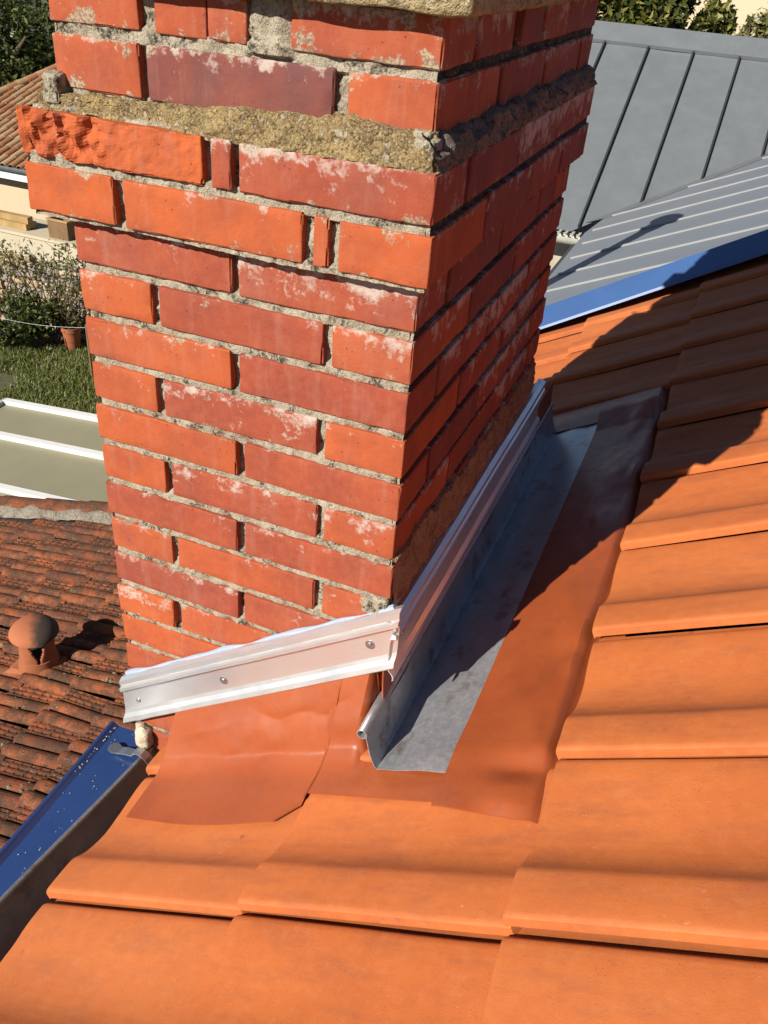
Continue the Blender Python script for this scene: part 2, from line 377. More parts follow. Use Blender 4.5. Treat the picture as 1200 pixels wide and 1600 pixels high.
for k in range(1, 17):
    z1 = -(k - 1) * H - .0055; z0 = -k * H + .0055
    jt = random.uniform(-.003, .003)
    if k % 2:
        pr = {1: {0: dict(eff=.32, tone=.25), 1: dict(eff=.62, tone=.25)}, 9: {0: dict(eff=.25, tone=.1), 1: dict(tone=.35, eff=.2)}, 7: {0: dict(tone=.25, eff=.1), 1: dict(tone=.25, eff=.15)}}.get(k)
        course(z0, z1, [(-W, -.231 + jt, B), (-.22 + jt, 0, B)], [(.116, .337), (.347, .563), (.573, .674)], props=pr)
        brick(-W, -.231, D - B, D, z0, z1); brick(-.22, 0, D - B, D, z0, z1)
    else:
        pr = {0: dict(tone=random.uniform(.7, 1)), 1: dict(tone=random.uniform(.1, .8)), 2: dict(tone=random.uniform(.5, .9))}
        course(z0, z1, [(-W, -.347 + jt, .217), (-.336 + jt, -.114 + jt, B), (-.102 + jt, 0, .217)], [(.227, .447), (.457, .69)], props=pr)
        brick(-W, -.347, .70, D, z0, z1); brick(-.336, -.114, D - B, D, z0, z1); brick(-.102, 0, .70, D, z0, z1)
ex = (SIDE['l'], SIDE['r'], SIDE['f'], SIDE['b'])
lx, rx_, fy, by = -W - ex[0], ex[1], -ex[2], D + ex[3]
# corbel courses
course(.0045, .058, [(lx, -.366, .21), (-.353, -.127, B), (-.115, -.097, .08), (-.086, rx_, .2)], [(.186, .395), (.405, .60), (.61, by)], ex,
       {0: dict(tone=1.0, eff=0), 1: dict(tone=.95, eff=.1), 2: dict(tone=.7, eff=.0), 3: dict(tone=.8, eff=.05)})
course(.068, .118, [(lx - .002, -.249, B), (-.236, -.212, .08), (-.203, rx_, B)], [(.09, .30), (.31, .53), (.54, by)], ex,
       {0: dict(tone=1.0, eff=0, rough=.009), 1: dict(tone=.2, eff=.3), 2: dict(tone=.2, eff=.42)})
for z in (.0045, .068): brick(-W + .08, -.24, by - B, by, z, z + .05); brick(-.23, -.10, by - B, by, z, z + .05)
# courses above the corbel
course(.140, .194, [(-W, -.339, .217), (-.329, -.110, B), (-.094, 0, .217)], [(.229, .447), (.457, .69), (.70, D)], props={0: dict(tone=.55, eff=.2), 1: dict(tone=.2, eff=.3, purple=1.0), 2: dict(tone=.6, eff=.25)})
course(.2055, .252, [(-W, -.336, B), (-.317, -.2545, B), (-.251, -.206, B), (-.158, 0, B)], [(.116, .26), (.30, .40), (.41, .56), (.57, D)], props={0: dict(tone=.5, eff=.5), 1: dict(tone=.45, eff=.25), 2: dict(tone=.45, eff=.4), 3: dict(tone=.4, eff=.45)})
for z in (.146, .2055): brick(-W + .11, -.23, D - B, D, z, z + .047); brick(-.22, -.11, D - B, D, z, z + .047)
# mortar bed behind the brick faces
joints = [0.0 - k * H for k in range(0, 17)]
def offz(z):
    o = np.where((z > -.002) & (z < .119), 1.0, 0.0)
    sl = np.clip((.128 - z) / .010, 0, 1)
    return np.where(z >= .119, sl, o)
def recess(u, z, seed, P):
    dj = np.min(np.abs(z[:, None] - np.array([-k * H for k in range(0, 17)] + [.0635, .200])[None]), axis=1)
    bed = dj < .0085
    n = fbm(P * 55 + seed, 4, seed); n2 = fbm(P * 160 + seed, 3, seed + 3); lo = fbm(P * 9 + 3, 2, seed + 8)
    rec = np.where(bed, .0045, .0105) - .0022 * n - .0016 * n2 + .0015 * lo
    fil = (z > .119) & (z < .140)
    rec = np.where(fil, .006 - .003 * n - .0022 * n2, rec)
    return rec
cv = []; cf = []
def core_face(axis, sign, n_u, u0, u1, sd):
    zs = np.concatenate([np.arange(-1.05, .253, .0038)]); us = np.linspace(0, 1, n_u)
    U, Z = np.meshgrid(us, zs, indexing='ij'); z = Z.ravel(); o = offz(z)
    if axis == 'y':
        a = u0 - o * SIDE['l']; b = u1 + o * SIDE['r']; r0 = .0035
        x = a + r0 + (b - a - 2 * r0) * U.ravel(); base = (-SIDE['f'] * o) if sign < 0 else (D + SIDE['b'] * o)
        P = np.stack([x, np.zeros_like(x) + sd, z], 1); rec = recess(x, z, sd, P)
        patch = np.exp(-((x + .182) / .022) ** 4) * (z > .2) if sign < 0 else 0
        rec = rec - patch * (.012 + .004 * vnoise(P * 60, 3))
        y = base - sign * rec; pts = np.stack([x, y, z], 1)
    else:
        a = u0 - o * SIDE['f']; b = u1 + o * SIDE['b']; r0 = .0035
        yv = a + r0 + (b - a - 2 * r0) * U.ravel(); base = (SIDE['r'] * o) if sign > 0 else (-W - SIDE['l'] * o)
        P = np.stack([np.zeros_like(yv) + sd, yv, z], 1); rec = recess(yv, z, sd, P)
        x = base - sign * (rec + (.003 if sign > 0 else 0)); pts = np.stack([x, yv, z], 1)
    b0 = sum(len(q) for q in cv); idx = np.arange(U.size).reshape(U.shape) + b0
    f = np.stack([idx[:-1, :-1], idx[1:, :-1], idx[1:, 1:], idx[:-1, 1:]], -1).reshape(-1, 4)
    if sign * (1 if axis == 'x' else -1) < 0: f = f[:, ::-1]
    cv.append(pts); cf.append(f)
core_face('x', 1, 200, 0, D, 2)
obj('side_mortar', mesh('side_mortar', np.vstack(cv), np.vstack(cf), True), mat_mortar('shade-dark mortar', (.10, .085, .07), (.065, .055, .045), .9), chim)  # right-face copy of the mortar, darkened for shade as well as blackening
cv.clear(); cf.clear(); core_face('y', -1, 130, -W, 0, 1); core_face('y', 1, 40, -W, 0, 3); core_face('x', -1, 60, 0, D, 4)
obj('mortar', mesh('mortar', np.vstack(cv), np.vstack(cf), True), MORTAR, chim)
# mortar slope over the corbel, lichened in front, darker on the right
def fillet(axis, sd):
    n = 150; m = 16; us = np.linspace(0, 1, n); ts = np.linspace(0, 1, m); U, T = np.meshgrid(us, ts, indexing='ij'); u, t = U.ravel(), T.ravel()
    P = np.stack([u * (9 if axis == 'y' else 15), t * 1.2, u * 0 + sd], 1); nn = fbm(P * 2.2, 4, sd); n2 = fbm(P * 7, 2, sd + 2)
    hgt = (.020 + .018 * np.clip((u - .25) / .4, 0, 1)) if axis == 'y' else .036
    z = .1165 + hgt * t + .003 * nn
    out = (1 - t) ** .75
    if axis == 'y':
        x = (lx + .02) + (rx_ - lx - .020) * u - .012 * np.clip(t, 0, 1) * np.clip((u - .9) / .1, 0, 1); thick = np.clip((x + .36) / .12, .25, 1)
        y = -(SIDE['f'] - .002) * out - .004 * np.sin(np.pi * t) - .0045 * nn * thick - .002 * n2 + (1 - thick) * .014 * np.sin(np.pi * np.clip(t + .2, 0, 1))
        y = np.where(t > .93, y + .006, y) + .010 * np.clip((u - .965) / .035, 0, 1) ** 2; x = x - .003 * (u > .99); p = np.stack([x, y, z], 1)
    else:
        y = (fy + .002) + (by - fy - .01) * u; x = (SIDE['r'] - .001) * out + .006 * np.sin(np.pi * t) + .005 * nn + .002 * n2
        x = np.where(t > .93, x - .006, x); p = np.stack([x, y, z], 1)
    v, f = sheet(p.reshape(n, m, 3)); 
    if axis == 'x': f = f[:, ::-1]
    return obj('mortar_slope', mesh('mortar_slope', v, f, True), MORTARY if axis == 'y' else mat_mortar('dark slope mortar', (.24, .19, .16), (.14, .11, .09), .8), chim)
fillet('y', 5); fillet('x', 6)
for (cx, cy, cz, s, sd) in ((-.004, -.006, .130, .015, 3), (-.01, .002, .138, .013, 3), (-.449, -.002, .139, .014, 3), (-.012, .005, -.452, .014, 8), (-.030, .006, -.456, .011, 9)):
    V, F = rbox(s * .75, s * .9, s * 1.1, s * .2, (7, 7, 7), s * .16, s * .3, sd, 90); obj('mortar_lump', mesh('mortar_lump', V, F, True), MORTAR, chim, loc=(cx, cy, cz))
# rough rendered band along the foot of the right face
n, m = 180, 34; us = np.linspace(-.002, D + .004, n); ts = np.linspace(0, 1, m); U, T = np.meshgrid(us, ts, indexing='ij')
P = np.stack([U.ravel() * 1, T.ravel() * .12, U.ravel() * 0], 1); nn = fbm(P * 60, 4, 9).reshape(U.shape); ne = fbm(P * 25 + 5, 3, 12).reshape(U.shape)
zt = -.372 - .02 * U + .014 * ne; Zb = zt + ((-.53) - zt) * T; Xb = .004 + .0035 * nn + .002 * np.sin(T * 3); Xb[:, 0] = -.006
v, f = sheet(np.stack([Xb, U, Zb], -1)); obj('render_band', mesh('render_band', v, f[:, ::-1], True), mat_mortar('brown render', (.30, .16, .085), (.40, .25, .15), .4), chim)
# cap slab
V, F = rbox((W + .062) / 2, (D + .066) / 2, .031, .006, (26, 34, 4), .0016, .007, 77, 30)
obj('cap_slab', mesh('cap_slab', V, F, True), CAPST, chim, loc=(-W / 2 + .004, D / 2, .2835))

# the shaft goes on above the slab (out of the frame; its long shadow lies over the upper tiles)
for k in range(8):
    z0 = .3195 + k * H; z1 = z0 + .052
    if k % 2: course(z0, z1, [(-W, -.231, B), (-.22, 0, B)], [(.116, .337), (.347, .674)]); brick(-W, -.231, D - B, D, z0, z1); brick(-.22, 0, D - B, D, z0, z1)
    else: course(z0, z1, [(-W, -.347, .217), (-.336, -.114, B), (-.102, 0, .217)], [(.227, .447), (.457, .69)]); brick(-W, -.347, .70, D, z0, z1); brick(-.336, -.114, D - B, D, z0, z1); brick(-.102, 0, .70, D, z0, z1)
MB().box(-W + .007, -.007, .007, D - .007, .30, .835).build('upper_mortar', MORTAR, chim)
V, F = rbox((W + .07) / 2, (D + .07) / 2, .03, .006, (12, 16, 3), .0016, .007, 78, 30); obj('top_slab', mesh('top_slab', V, F, True), CAPST, chim, loc=(-W / 2, D / 2, .858))

# ------------------------------------------------------------------ the new tiled roof
PIT = R_(29.5); ZR = -.69; NB = -.026
ES = np.array([math.cos(PIT), 0, math.sin(PIT)]); EN = np.array([-math.sin(PIT), 0, math.cos(PIT)])
def rp(x, y, n):   # point over the roof plane: x horizontal position, n normal lift
    return np.array([x, y, ZR + x * math.tan(PIT)]) + EN * n
PT = np.array([-.002, -.0012, .0015, .006, .02, .040, .056, .062, .070, .080, .092, .106, .122, .140, .165, .195, .218, .236, .2415, .2450, .252, .262])
PH = np.array([.0120, .0236, .0258, .0266, .0270, .0264, .0254, .0240, .0200, .0156, .0120, .0094, .0082, .0082, .0100, .0130, .0148, .0144, .0112, .0050, .0020, .0010])
YP = .25; YJ0 = -.07
XE = [-.375, -.055, .265, .585, .905, 1.225]
COV = .32 / math.cos(PIT); TL = COV + .06; LIFT = .0125; TH = .0105
def prof(t): return np.interp(t, PT, PH)
tt = np.unique(np.round(np.r_[-.002, -.0012, .0015, .006, np.linspace(.012, .056, 6), np.linspace(.062, .122, 13), np.linspace(.132, .225, 9), .230, .236, .239, .2415, .245, .249, .252, .262], 5))
def tile_mesh(seed, t0=-.002, t1=.262, s1=TL):
    t = tt[(tt >= t0 - 1e-6) & (tt <= t1 + 1e-6)]; s = np.concatenate([[0, .002, .006], np.linspace(.02, min(s1, COV + .004), 13), [COV + .012, s1] if s1 > COV + .02 else []])
    S, T = np.meshgrid(s, t, indexing='ij'); k = np.stack([S.ravel() * 3, T.ravel() * 4, S.ravel() * 0 + seed], 1); wob = fbm(k, 2, seed).reshape(S.shape)
    Nn = prof(T) + LIFT * (1 - S / TL) + .0012 * wob - np.where(S < .001, .004, np.where(S < .003, .0012, 0))
    kk = np.stack([T.ravel() * 40, S.ravel() * 0, S.ravel() * 0 + seed], 1); jag = vnoise(kk, seed).reshape(S.shape) * .0012
    P = np.stack([S + np.where(S < .01, jag, 0), T + .0012 * wob + .016 * (S > COV + .006) * np.clip((.04 - T) / .04, 0, 1), Nn], -1)
    v, f = sheet(P, TH); return mesh('roof_tile', v, f, True)
roof = thing('tiled_roof', 'new orange clay interlocking tile roof sloping up around the chimney', 'roof')
TMS = [tile_mesh(i + 1) for i in range(6)]
for m_ in TMS: m_.materials.append(TILE)
rotm = Matrix((ES, (0, 1, 0), EN)).transposed().to_4x4()
def put_tile(c, r, me):
    p = rp(XE[c], YJ0 + YP * r, NB); o = obj('roof_tile', me, TILE, roof)
    o.matrix_world = Matrix.Translation(p) @ rotm @ Matrix.Rotation(random.gauss(0, .0012), 4, 'Z') @ Matrix.Rotation(random.gauss(0, .0012), 4, 'X') @ Matrix.Translation((random.gauss(0, .0015), random.gauss(0, .0012), abs(random.gauss(0, .0008))))
    return o
for c in range(5):
    for r in range(-4, 9):
        if c == 0 and 0 <= r <= 3: continue
        if c == 1 and 0 <= r <= 4: continue
        if c == 0 and r == -4: pass
        put_tile(c, r, TMS[(c * 5 + r * 3 + random.randint(0, 1)) % 6])
# cut tiles: a strip in front of the chimney and short tiles tucked under the upper column beside it
put_tile(0, 0, tile_mesh(21, -.002, .062)); put_tile(1, 0, tile_mesh(22, -.002, .03, .085))
# roof boarding below the tiles
q = MB(); n0, n1 = NB - .055, NB - .012
for (xa, xb, ya, yb) in ((-.30, 1.6, -1.1, -.006), (.006, 1.6, -.006, D + .006), (-.30, 1.6, D + .006, 2.2)):
    q.hexa([rp(xa, ya, n0), rp(xb, ya, n0), rp(xb, yb, n0), rp(xa, yb, n0), rp(xa, ya, n1), rp(xb, ya, n1), rp(xb, yb, n1), rp(xa, yb, n1)])
q.build('boarding', DARK, roof)
q = MB(); q.box(-.36, -.30, -1.1, -.004, GZ, -1.05); q.box(-.36, -.30, D + .004, 2.15, GZ, -1.05); q.build('wall', mat_plain('cream render', (.45, .39, .29), .9), roof)

# ------------------------------------------------------------------ flashing membranes
def bedn(y):
    k = np.clip((.02 - np.asarray(y, float)) / .09, 0, 1); return .0015 + .003 * k * k * (3 - 2 * k)
def tile_n(x, y):
    """top surface of the tile field (normal lift)"""
    r = np.floor((y - YJ0) / YP); t = y - YJ0 - r * YP; c = np.searchsorted(XE, x) - 1; c = np.clip(c, 0, 4)
    s = (x - np.array(XE)[c]) / math.cos(PIT)
    return NB + prof(t) + LIFT * (1 - s / TL)
def smooth_n(x, y, sig=.016):
    acc = 0; ws_ = 0
    for k in np.linspace(-2.2, 2.2, 90): g_ = math.exp(-k * k / 2); acc = acc + g_ * tile_n(x, y + k * sig); ws_ += g_
    return acc / ws_
def strip_z(x): return -.862 + (x + .452) * (.342 / .485)   # lower edge of the front aluminium strip
def apron(name, label, x0, x1, yend, top, nx, sd, lift=.006, skew=0):
    xs = np.linspace(x0, x1, nx); ws = np.linspace(0, 1, 130); P = np.zeros((nx, len(ws), 3))
    for i, x in enumerate(xs):
        ye = yend(x); yline = np.linspace(0, ye, 300); n_ = smooth_n(np.full(300, x), np.minimum(yline, -.004)) + lift
        wg = float(np.clip((.016 - x) / .03, 0, 1)); wg = wg * wg * (3 - 2 * wg)
        if wg < 1: n_ = wg * n_ + (1 - wg) * np.minimum(np.where(yline > -.075, smooth_n(np.full(300, x), np.full(300, -.095)), smooth_n(np.full(300, x), np.minimum(yline, -.095))) + lift, bedn(yline) - .003)
        z = ZR + x * math.tan(PIT) + n_ / math.cos(PIT)
        yy = yline - .007
        zt = top(x); R = .05; yv0 = None
        yk = .05; ay = -yline; zk = np.interp(yk, ay, z) + .010; zt = wg * max(zt, z[0]) + (1 - wg) * (zk + (z[0] - np.interp(yk, ay, z)) - .010)
        zz = np.where(ay < yk, zt + (zk - zt) * ay / yk, z + .010 * np.exp(-(ay - yk) / .018)); z = wg * zz + (1 - wg) * z
        gk = np.exp(-np.linspace(-2, 2, 25) ** 2 / 1.2); gk /= gk.sum(); z = np.convolve(np.pad(z, 12, mode='edge'), gk, 'valid')
        path = np.stack([yy, z], 1); path = np.vstack([[[-.007, zt + .001]], path])
        k = np.array([np.full(len(path), x) * 9, path[:, 0] * 9, path[:, 1] * 9]).T
        d = np.r_[0, np.cumsum(np.linalg.norm(np.diff(path, axis=0), axis=1))]; t = ws * d[-1]
        py, pz = np.interp(t, d, path[:, 0]), np.interp(t, d, path[:, 1])
        nz = fbm(np.stack([np.full(130, x) * 7, t * 9, np.full(130, sd)], 1), 3, sd); edge = np.sin(np.pi * np.clip(ws * 1.1, 0, 1))
        hump = np.clip(-py / .02, 0, 1)
        P[i] = np.stack([np.full(130, x) + skew * (t - d[-1] * .4) * (x - x0) * 0, py - .007 * np.abs(nz) * np.sin(np.pi * np.clip(ws * 1.6, 0, 1)) * np.clip((zt - .03 - pz) / .03, 0, 1), pz + .0016 * (nz + .3) * edge * hump], 1)
    v, f = sheet(P, .0022); return obj(name, mesh(name, v, f, True), MEMB, label=label, category='flashing')
apron('flashing_membrane', 'terracotta flexible membrane apron dressed from chimney front over the eave tiles', -.345, -.052, lambda x: -.168 - .006 * math.sin((x + .3) * 18) + (.03 * max(0, (x + .085) / .033)), lambda x: strip_z(x) + .02, 90, 3)
apron('flashing_membrane', 'terracotta membrane piece under the lower end of the zinc channel', -.062, .175, lambda x: -.122 - .014 * (x + .05) / .2, lambda x: strip_z(min(x, .02)) + .02, 60, 5, .0035)
# upstand membrane on the right face (between strip and channel)
us = np.linspace(-.02, 1.05, 60); ts = np.linspace(0, 1, 10); U, T = np.meshgrid(us, ts, indexing='ij')
X = .006 + .016 * T ** 2; Zz = -.535 - .145 * T; v, f = sheet(np.stack([X, U, Zz], -1), .002)
obj('flashing_membrane', mesh('upstand', v, f[:, ::-1], True), MEMB, label='narrow terracotta membrane upstand between the aluminium strip and zinc channel', category='flashing')
# folded flap at the left corner
q = MB(); A = [(-.345, -.007, -.865), (-.30, -.007, -.845), (-.285, -.032, -.865), (-.325, -.062, -.905), (-.352, -.045, -.925)]
q.add([np.array(p) + np.array([0, -.004, .004]) for p in A] + [np.array(p) for p in A], [(0, 1, 2, 3, 4), (9, 8, 7, 6, 5)] + [(i, (i + 1) % 5 + 5 - 5, (i + 1) % 5 + 5, i + 5) for i in range(5)])
q.build('flashing_flap', MEMB, label='small folded terracotta membrane flap at the gutter end of the apron', category='flashing')
# side membrane beside the channel, tucked under the next tiles
xs = np.linspace(.136, .300, 40); ys = np.linspace(-.160, 1.075, 220); Xg, Yg = np.meshgrid(xs, ys, indexing='ij')
tn = smooth_n(np.minimum(Xg, .25).ravel(), Yg.ravel()).reshape(Xg.shape)
on = np.clip((-.045 - Yg) / .05, 0, 1); on = on * on * (3 - 2 * on); top_on = np.clip((Yg - .98) / .08, 0, 1)
nz = fbm(np.stack([Xg.ravel() * 20, Yg.ravel() * 7, Xg.ravel() * 0], 1), 3, 4).reshape(Xg.shape); wv = np.clip((Xg - .15) / .1, 0, 1)
sst = lambda a: np.clip(a, 0, 1) ** 2 * (3 - 2 * np.clip(a, 0, 1))
Nn = (1 - on) * (bedn(Yg) + .0048 + .006 * wv * np.maximum(nz + .2, -.3) ) + on * ((tn + .004) + np.maximum(bedn(Yg) + .0025 - tn - .004, 0) * sst((.235 - Xg) / .085)) + top_on * .014
Nn = Nn - .013 * np.clip((Xg - .256) / .014, 0, 1)
sst = lambda a: np.clip(a, 0, 1) ** 2 * (3 - 2 * np.clip(a, 0, 1))
Nn = Nn + .010 * np.exp(-((Xg - .222) / .03) ** 2) * sst((-.085 - Yg) / .04) * sst((Yg + .170) / .030) + .004 * np.exp(-((Xg - .225) / .02) ** 2) * np.sin(Yg * 25.1 + 1.2) * np.clip((Yg + .05) / .1, 0, 1)
kx = np.clip((Xg - .252) / .012, 0, 1); Nn = Nn * (1 - kx) + np.minimum(Nn, -.016) * kx
wave = .006 * np.sin(Yg * 21 + 1) + .004 * np.sin(Yg * 47)
yy = Yg + (.004 * np.exp(-((Xg - .136) / .02) ** 2) - .010 * np.clip((Xg - .14) / .13, 0, 1)) * np.clip((-.1 - Yg) / .07, 0, 1) + top_on * .06 * (Xg - .2) * 0
P = np.stack([Xg, yy, ZR + Xg * math.tan(PIT)], -1) + EN * Nn[..., None]
v, f = sheet(P, .0022); obj('flashing_membrane', mesh('side_membrane', v, f[:, ::-1], True), MEMB, label='long terracotta membrane strip between the zinc channel and tile ends', category='flashing')
# head of the channel: dark membrane fold across
q = MB(); pts = []
us = np.linspace(.0, .285, 30); ts = np.linspace(0, 1, 12); U, T = np.meshgrid(us, ts, indexing='ij'); Y = 1.035 + .20 * T
Nn = -.024 * np.clip((U - .245) / .02, 0, 1) + .005 + .003 * np.exp(-((T - .3) / .2) ** 2) - .004 * T; P = np.stack([U, Y, ZR + U * math.tan(PIT)], -1) + EN * Nn[..., None]
v, f = sheet(P, .002); obj('flashing_membrane', mesh('head_membrane', v, f, True), MEMB, label='folded membrane across the upper end of the zinc channel', category='flashing')

# ------------------------------------------------------------------ zinc channel
ch = thing('zinc_channel', 'bent zinc valley channel with rolled bead running along the chimney side', 'flashing', (.032, -.09, -.672))
def chp(p): return np.array(p) - np.array([.032, -.09, -.672])
ys = np.linspace(-.088, 1.058, 90)
def chan_sec(y):
    a = .0012 * math.sin(y * 17) + .001 * math.sin(y * 41)
    return [(.014 + a, -.610), (.022 + a, -.642), (.0285, -.664 + bedn(y) * .9), (.034, -.6695 + bedn(y))] + [tuple(rp(x, 0, bedn(y) + .0012 * math.sin(x * 90 + y * 13))[[0, 2]]) for x in np.linspace(.045, .16, 8)]
P = np.array([[(p[0], y, p[1]) for p in chan_sec(y)] for y in ys]); P[0, 4:, 1] -= .012 * np.linspace(0, 1, 8); P[0, 4:, 1] -= 0
v, f = sheet(P, .0012); obj('bed', mesh('channel_bed', [chp(p) for p in v], f, True), ZINC, ch)
q = MB()
for rr, nn_ in ((.0078, 14), (.0066, 14)):
    b = len(q.v)
    for y in ys:
        for k in range(nn_):
            t = 2 * math.pi * k / nn_; q.v.append(tuple(chp((.0075 + rr * math.cos(t), y, -.607 + rr * math.sin(t)))))
    for i in range(len(ys) - 1):
        for k in range(nn_):
            k2 = (k + 1) % nn_; q.f.append((b + i * nn_ + k, b + (i + 1) * nn_ + k, b + (i + 1) * nn_ + k2, b + i * nn_ + k2))
for e in (0, len(ys) - 1):
    for k in range(14):
        k2 = (k + 1) % 14; q.f.append((e * 14 + k, e * 14 + k2, len(ys) * 14 + e * 14 + k2, len(ys) * 14 + e * 14 + k))
q.build('bead', ZINC, ch, True)

# ------------------------------------------------------------------ aluminium strips
SEC = [(0, .001), (-.001, .010), (.002, .0165), (.008, .0170), (.0105, .0135), (.0125, .0135), (.0150, .0185), (.0185, .0190), (.021, .0115), (.028, .0105), (.060, .0105), (.066, .0125), (.071, .0185), (.077, .0205), (.0785, .0190)]
def alu_strip(name, label, pts, down, out, sc=1.0, sd=1):
    o = thing(name, label, 'flashing', tuple(pts[0])); down = np.array(down, float); down /= np.linalg.norm(down); out = np.array(out, float)
    p0, p1 = np.array(pts[0]), np.array(pts[1]); n = 60; P = np.zeros((n, len(SEC), 3))
    for i in range(n):
        t = i / (n - 1); b = p0 + (p1 - p0) * t
        for j, (a, d) in enumerate(SEC): P[i, j] = b + down * a * sc + out * (d + .0004 * math.sin(t * 11 + sd) + .00015 * math.sin(t * 37 + j))
    P = P - np.array(pts[0]); v, f = sheet(P, .0013); obj('profile', mesh('alu_profile', v, f if out[1] < 0 else f[:, ::-1], False), ALU, o); return o
fs = alu_strip('aluminium_flashing', 'bright aluminium flashing strip climbing across the lit chimney front', [(-.456, -.001, -.768), (.022, -.001, -.436)], (0, 0, -1), (0, -1, 0), 1.26)
rs = alu_strip('aluminium_flashing', 'shaded aluminium flashing strip running level along the chimney side', [(.001, -.018, -.461), (.001, .862, -.461)], (0, 0, -1), (1, 0, 0), 1.28, 5)
def screw(parent, p, out):
    q = MB(); q.lathe([(0, .004), (.0035, .0035), (.005, .0015), (.0075, .0012), (.0078, 0)], 12); o = q.build('screw', SCREW, parent, True)
    o.location = tuple(np.array(p) - np.array(parent.location)); o.rotation_euler = Vector(out).to_track_quat('Z', 'Y').to_euler()
for p in ((-.256, -.0115, -.686), (-.018, -.0115, -.514), (-.425, -.0115, -.805)): screw(fs, p, (0, -1, 0))
for p in ((.0118, .03, -.510), (.0118, .36, -.510), (.0118, .72, -.510)): screw(rs, p, (1, 0, 0))
def seal(parent, a, b, r, out, sd):
    a, b = np.array(a), np.array(b); n = 70; q = MB(); pts = []; rr = []
    for i in range(n):
        t = i / (n - 1); pts.append(a + (b - a) * t + np.array([0, 0, .0015 * math.sin(t * 31 + sd)]) - np.array(parent.location)); rr.append(r * (1 + .35 * math.sin(t * 19 + sd) + .25 * math.sin(t * 47)))
    q.tube(pts, rr, 8); q.build('sealant', SILI, parent, True)
seal(fs, (-.45, -.004, -.7615), (.010, -.004, -.4425), .0034, None, 1); seal(rs, (.001, 0, -.452), (.001, .80, -.452), .004, None, 2)

# ------------------------------------------------------------------ eaves: gutter, blue flashing, hook, mortar
gt = thing('rain_gutter', 'weathered brown metal eaves gutter along the lower tile ends', 'gutter', (-.40, -.02, -.93))
ys = np.linspace(-1.1, .002, 80); sec = []
for k in range(15):
    a = math.pi * (k / 14); sec.append((-.362 - .037 + .037 * math.cos(a) - .0, -.944 - .062 * math.sin(a) ** .8))
sec = [(-.300, -.965), (-.33, -.995), (-.355, -1.012), (-.38, -1.010), (-.402, -.992), (-.418, -.968), (-.427, -.945), (-.430, -.932)]
P = np.array([[(x + (.015 + .09 * y) * np.clip((-.33 - x) / .1, 0, 1) + .0012 * math.sin(y * 9), y, z + .0015 * math.sin(y * 14)) for x, z in sec] for y in ys]) - np.array([-.40, -.02, -.93])
v, f = sheet(P, .0015); obj('trough', mesh('trough', v, f[:, ::-1], True), BROWNZ, gt)
q = MB(); q.tube([(-.0325 + .015 + .09 * y, y + .02, -.0005 + .001 * math.sin(y * 14)) for y in np.linspace(-1.1, .002, 40)], .0045, 10); q.build('rim_bead', mat_zinc('rim zinc', (.42, .42, .43), (.5, .5, .5), (.35, .5), .8, 4, (.25, .15, .1)), gt, True)
bt = thing('blue_flashing', 'blue painted metal flashing board beside the eaves gutter', 'flashing', (-.47, -.02, -.94))
sec = [(-.434, -.937), (-.44, -.9345), (-.505, -.941), (-.512, -.937), (-.516, -.934), (-.521, -.934), (-.5235, -.938), (-.5235, -.965)]
P = np.array([[(x + (.015 + .09 * y if k < 2 else -.03 * y), y, z + .001 * math.sin(y * 11)) for k, (x, z) in enumerate(sec)] for y in np.linspace(-1.1, .022, 40)]) - np.array([-.47, -.02, -.94])
v, f = sheet(P, .0015); obj('board', mesh('blue_board', v, f[:, ::-1]), BLUE, bt)
q = MB(); spk = WHITE
for i in range(130):
    e = random.random(); x = -.508 + random.gauss(0, .0012) if e < .55 else random.uniform(-.503, -.440); y = random.uniform(-.45, .015); r = random.uniform(.0004, .0012) * (1.3 if e < .55 else .8)
    z = -.9345 + (x + .44) * (-.0065 / -.065) * -1 - .0 ; z = np.interp(x, [-.512, -.505, -.44], [-.937, -.941, -.9345]) + .0012 + .001 * math.sin(y * 11)
    q.add([(x + .47 + r * math.cos(a), y + .02 + r * 1.6 * math.sin(a), z + .94) for a in np.linspace(0, 2 * math.pi, 6)[:-1]] + [(x + .47, y + .02, z + .94 + r * .5)], [(k, (k + 1) % 5, 5) for k in range(5)])
o = q.build('mortar_splashes', mat_plain('dry splashes', (.6, .6, .58), .9), bt); o['kind'] = 'stuff'
# hook
hk = thing('gutter_hook', 'small bent galvanised hook clipped over the gutter rim', 'hook', (-.420, -.03, -.93))
def ribbon(pts, wdt, th):
    q = MB(); n = len(pts); pts = np.array(pts)
    P = np.array([[(p[0], -wdt / 2, p[1]), (p[0], wdt / 2, p[1])] for p in pts]); v, f = sheet(P, th); return v, f
v, f = ribbon([(-.052, -.004), (-.03, .004), (-.016, .006), (-.013, .012), (-.006, .0165), (.004, .016), (.014, .008), (.026, -.006), (.030, -.014)], .016, .0022)
obj('strap', mesh('hook_strap', v, f), CHROME, hk)
q = MB(); q.add([(-.052 + .014 * math.cos(a) * .9 - .004, .012 * math.sin(a), z - .003) for z in (0, .002) for a in np.linspace(0, 2 * math.pi, 9)[:-1]], [tuple(range(8))[::-1], tuple(range(8, 16))] + [(k, (k + 1) % 8, 8 + (k + 1) % 8, 8 + k) for k in range(8)])
q.build('tab', CHROME, hk)
V, F = rbox(.017, .014, .022, .012, (4, 4, 4), .004, .004, 31, 60); obj('mortar_lump', mesh('mortar_lump', V, F, True), mat_mortar('pale mortar', (.70, .58, .44), (.6, .48, .34), .2), loc=(-.428, -.006, -.902), label='pale crumbly mortar lump below the aluminium strip at the gutter end', category='mortar')

